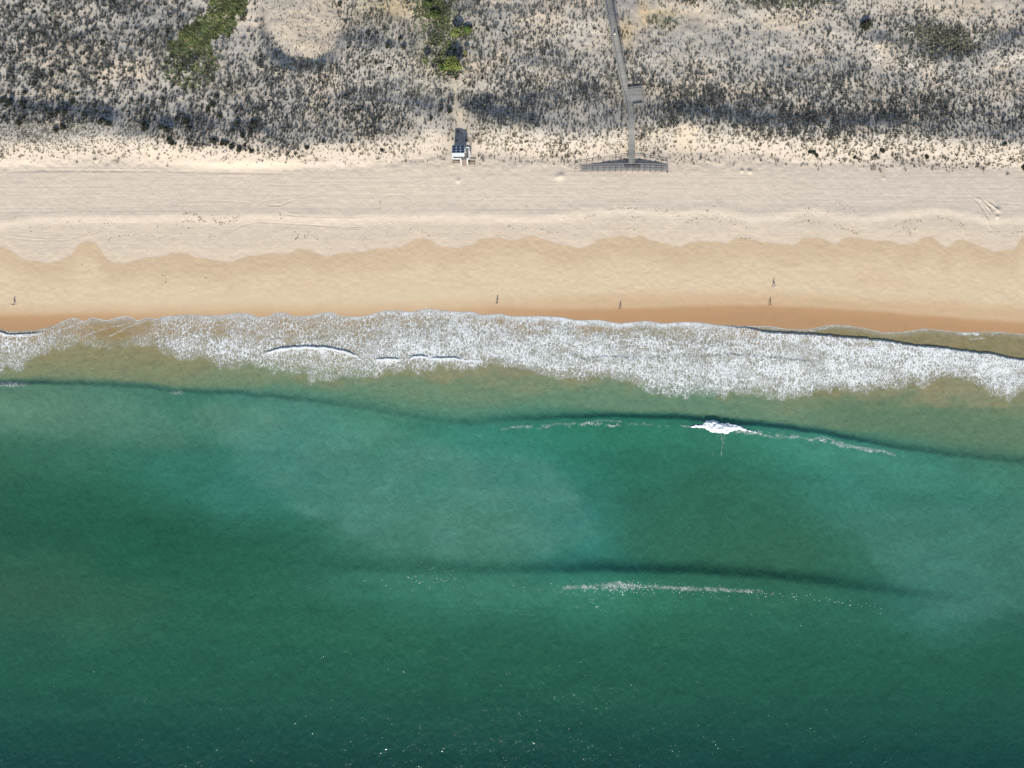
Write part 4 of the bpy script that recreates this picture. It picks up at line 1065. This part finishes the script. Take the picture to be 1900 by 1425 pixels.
# benches beside the steps
BENCH = simple_mat("brown_timber", (.075, .055, .032), .85, .25, 3)
def bench(x0, y0, x1, y1, label, rz):
    g = gh((x0 + x1) / 2, (y0 + y1) / 2); a = P(x0, y0, g); b = P(x1, y1, g)
    cx_, cy_ = (a[0] + b[0]) / 2, (a[1] + b[1]) / 2; L = abs(b[0] - a[0]); Wd = abs(a[1] - b[1])
    r = empty("wooden_bench", (cx_, cy_, g), 0); tag(r, label, 'bench', 'timber benches beside the hut')
    MB().box((cx_, cy_ + Wd / 2 - .12, g + .72), (L, .26, .07)).build('back_rail', BENCH, r)
    MB().box((cx_, cy_ - Wd / 2 + .10, g + .44), (L, .22, .07)).build('seat', BENCH, r)
    for s in (-1, 1):
        m = MB(); m.box((cx_ + s * (L / 2 - .25), cy_ + Wd / 2 - .12, g + .29), (.1, .12, .78)); m.build('leg', BENCH, r)
        m = MB(); m.box((cx_ + s * (L / 2 - .25), cy_ - Wd / 2 + .10, g + .15), (.1, .12, .50)); m.build('leg', BENCH, r)
        m = MB(); m.bar((cx_ + s * (L / 2 - .25), cy_ - Wd / 2 + .2, g + .3), (cx_ + s * (L / 2 - .25), cy_ + Wd / 2 - .2, g + .3), .06); m.build('brace', BENCH, r)
    r.rotation_euler.z = rz
bench(839.5, 296.5, 853, 302.5, 'brown timber bench on the sand left of the hut steps', math.radians(-2))
bench(869, 299.2, 882.2, 305.6, 'brown timber bench on the sand right of the hut steps', 0)

# pole and marker posts
def pole(name, px, py, h, r, label, cat, mat, cap=None):
    g = gh(px, py); c = P(px, py, g)
    o = empty(name, c); tag(o, label, cat)
    MB().cyl((c[0], c[1], g - .5), (c[0], c[1], g + h), r, r * .7, 10).build('shaft', mat, o)
    MB().cyl((c[0], c[1], g + h), (c[0], c[1], g + h + r * 1.2), r * 1.1, r * .5, 10).build('cap', mat, o)
pole("flag_pole", 873, 291, 5.2, .09, 'tall thin bare flag pole beside the right side of the hut', 'pole', WHT)
pole("marker_post", 311.5, 309, 1.0, .13, 'short lone post on open sand at the left dune foot', 'post', WOOD_D)
pole("marker_post", 955.5, 305, 1.2, .12, 'short wooden post on the sand between the hut and the ramp', 'post', WOOD_D)
pole("marker_post", 1237.5, 321, 1.6, .14, 'dark post standing off the right end of the ramp', 'post', WOOD_D)
pole("marker_post", 1066.5, 305, 1.2, .13, 'wooden post behind the left end of the ramp', 'post', WOOD_D)

# ------------------------------------------------------------------ people
def skin_mesh(name, J, Ed, mat, parent, sub=1, root=0):
    me = bpy.data.meshes.new(name)
    me.from_pydata([j[:3] for j in J], Ed, [])
    o = bpy.data.objects.new(name, me); COL.objects.link(o)
    sk = o.modifiers.new('skin', 'SKIN'); sk.use_smooth_shade = True
    for k, j in enumerate(J):
        r = j[3]; r = r if isinstance(r, tuple) else (r, r)
        me.skin_vertices[0].data[k].radius = r
        me.skin_vertices[0].data[k].use_root = (k == root)
    ms = o.modifiers.new('sub', 'SUBSURF'); ms.levels = sub; ms.render_levels = sub
    dg = bpy.context.evaluated_depsgraph_get()
    m2 = bpy.data.meshes.new_from_object(o.evaluated_get(dg))
    bpy.data.objects.remove(o); bpy.data.meshes.remove(me)
    m2.name = name; m2.materials.clear(); m2.materials.append(mat)
    o = bpy.data.objects.new(name, m2); COL.objects.link(o); o.parent = parent
    return o

SKIN = simple_mat("skin", (.42, .25, .17), .6, .05, 4)
_clothes = {}
def cloth(c):
    if c not in _clothes: _clothes[c] = simple_mat("cloth_%d" % len(_clothes), c, .85, .1, 6)
    return _clothes[c]

def person(px, py, face, label, top, bottom, hair, stride=.38, s=1.0, z=None, phase=1, skirt=False):
    """figure walking towards 'face' (radians from +X); feet stand at the pixel"""
    g = gh(px, py) if z is None else z
    r = empty("person", P(px, py, g), face); tag(r, label, 'person')
    r.scale = (s, s, s)
    st_ = stride * phase
    hip, knee, ank = .92, .50, .08
    J = [(0, 0, .96, (.15, .11)), (0, 0, 1.12, (.13, .10)), (.02, 0, 1.30, (.16, .11)), (.03, 0, 1.42, (.12, .08)), (.04, 0, 1.50, .052), (.06, 0, 1.58, .085), (.065, 0, 1.66, .092), (.05, 0, 1.73, .06), (.15, 0, 1.60, .022)]
    Ed = [(0, 1), (1, 2), (2, 3), (3, 4), (4, 5), (5, 6), (6, 7), (5, 8)]
    parts = {}
    for sd in (-1, 1):
        q = st_ * sd
        b = len(J)
        J += [(0, .09 * sd, hip - .05, .088), (q * .55 + .06, .095 * sd, knee, .058), (q * .62 + .02, .098 * sd, .34, .056), (q, .10 * sd, ank, .038), (q + .10, .105 * sd, .04, .034), (q + .18, .11 * sd, .03, .026)]
        Ed += [(0, b), (b, b + 1), (b + 1, b + 2), (b + 2, b + 3), (b + 3, b + 4), (b + 4, b + 5)]
        a = len(J); w = -q * .75
        J += [(.02, .17 * sd, 1.40, .06), (w * .35, .22 * sd, 1.13, .042), (w * .95 + .05, .22 * sd, .90, .03), (w * 1.02 + .07, .22 * sd, .85, .034)]
        Ed += [(3, a), (a, a + 1), (a + 1, a + 2), (a + 2, a + 3)]
        hx, hz = w * 1.05 + .075, .81
        for f in range(4):
            k = len(J); fx = hx + (f - 1.5) * .019; ln = (.075, .085, .08, .06)[f]
            J += [(fx, .215 * sd, hz, .0095), (fx + .008, .205 * sd, hz - ln * .55, .0085), (fx + .004, .19 * sd, hz - ln, .007)]
            Ed += [(a + 3, k), (k, k + 1), (k + 1, k + 2)]
        k = len(J)
        J += [(hx + .045, .205 * sd, .835, .010), (hx + .055, .195 * sd, .80, .008)]
        Ed += [(a + 3, k), (k, k + 1)]
        parts[sd] = (b, a)
    skin_mesh('body', J, Ed, SKIN, r, 1)
    g_ = lambda i, x: tuple(J[i][:3]) + (tuple(c + x for c in J[i][3]) if isinstance(J[i][3], tuple) else J[i][3] + x,)
    T = [g_(0, .03), g_(1, .03), g_(2, .03), g_(3, .03)]; TE = [(0, 1), (1, 2), (2, 3)]
    for sd in (-1, 1):
        b, a = parts[sd]; k = len(T)
        T += [g_(a, .02), g_(a + 1, .02), tuple(np.array(J[a + 1][:3]) * .5 + np.array(J[a + 2][:3]) * .5) + (.042,)]
        TE += [(3, k), (k, k + 1), (k + 1, k + 2)]
    skin_mesh('top', T, TE, cloth(top), r, 1)
    T = [g_(0, .035)]; TE = []
    for sd in (-1, 1):
        b, a = parts[sd]; k = len(T)
        T += [g_(b, .02), g_(b + 1, .024), g_(b + 2, .02)]
        TE += [(0, k), (k, k + 1), (k + 1, k + 2)]
    skin_mesh('trousers', T, TE, cloth(bottom), r, 1)
    m = bmesh.new(); bmesh.ops.create_icosphere(m, subdivisions=3, radius=1)
    for v in m.verts:
        x, y, zz = v.co; rough = 1 + .05 * math.sin(9 * x + 7 * y)
        v.co = Vector((.035 + x * .112 * rough, y * .104, 1.665 + zz * .105))
    bmesh.ops.delete(m, geom=[v for v in m.verts if v.co.x > .105 and v.co.z < 1.70 or v.co.z < 1.585], context='VERTS')
    me = bpy.data.meshes.new('hair'); m.to_mesh(me); m.free(); me.materials.append(cloth(hair))
    o = bpy.data.objects.new('hair', me); COL.objects.link(o); o.parent = r
    EY = cloth((.03, .025, .02))
    for sd in (-1, 1):
        m = MB(); m.cyl((.142, .033 * sd, 1.635), (.152, .033 * sd, 1.635), .011, .009, 8); o = m.build('eye', EY, None); o.parent = r
    m = MB(); m.box((.144, 0, 1.555), (.012, .045, .012)); o = m.build('mouth', cloth((.30, .12, .10)), None); o.parent = r
    return r
person(26.5, 566, 0.1, 'person in a white top and dark trousers walking at the left edge of the beach', (.75, .72, .68), (.10, .075, .05), (.14, .09, .05), .40, 1.02)
person(922.3, 562.5, math.pi, 'person in dark brown clothes walking on the damp sand below the lifeguard hut', (.10, .075, .05), (.20, .15, .10), (.06, .04, .03), .30, 1.0)
person(1150, 574, 0.0, 'person in a pale tan top walking on the wet sand below the boardwalk ramp', (.55, .44, .32), (.14, .10, .07), (.10, .06, .04), .36, 1.04, phase=-1)
person(1434.5, 532, 0.0, 'person in a pale lilac top walking on the dry sand, higher of the right pair', (.55, .47, .58), (.22, .17, .22), (.12, .08, .06), .44, 1.02)
person(1428, 566, math.pi, 'person in a rust brown top walking near the wet sand, lower of the right pair', (.34, .22, .13), (.12, .085, .06), (.10, .06, .04), .32, .98)
iw = int(np.argmin(abs(wv_ - 67)))
person(1139.6, 67, math.radians(105), 'person in a bright white top walking on the boardwalk through the dunes', (.82, .82, .82), (.06, .06, .08), (.40, .36, .30), .32, 1.0, z=float(dz[iw]) + .0)
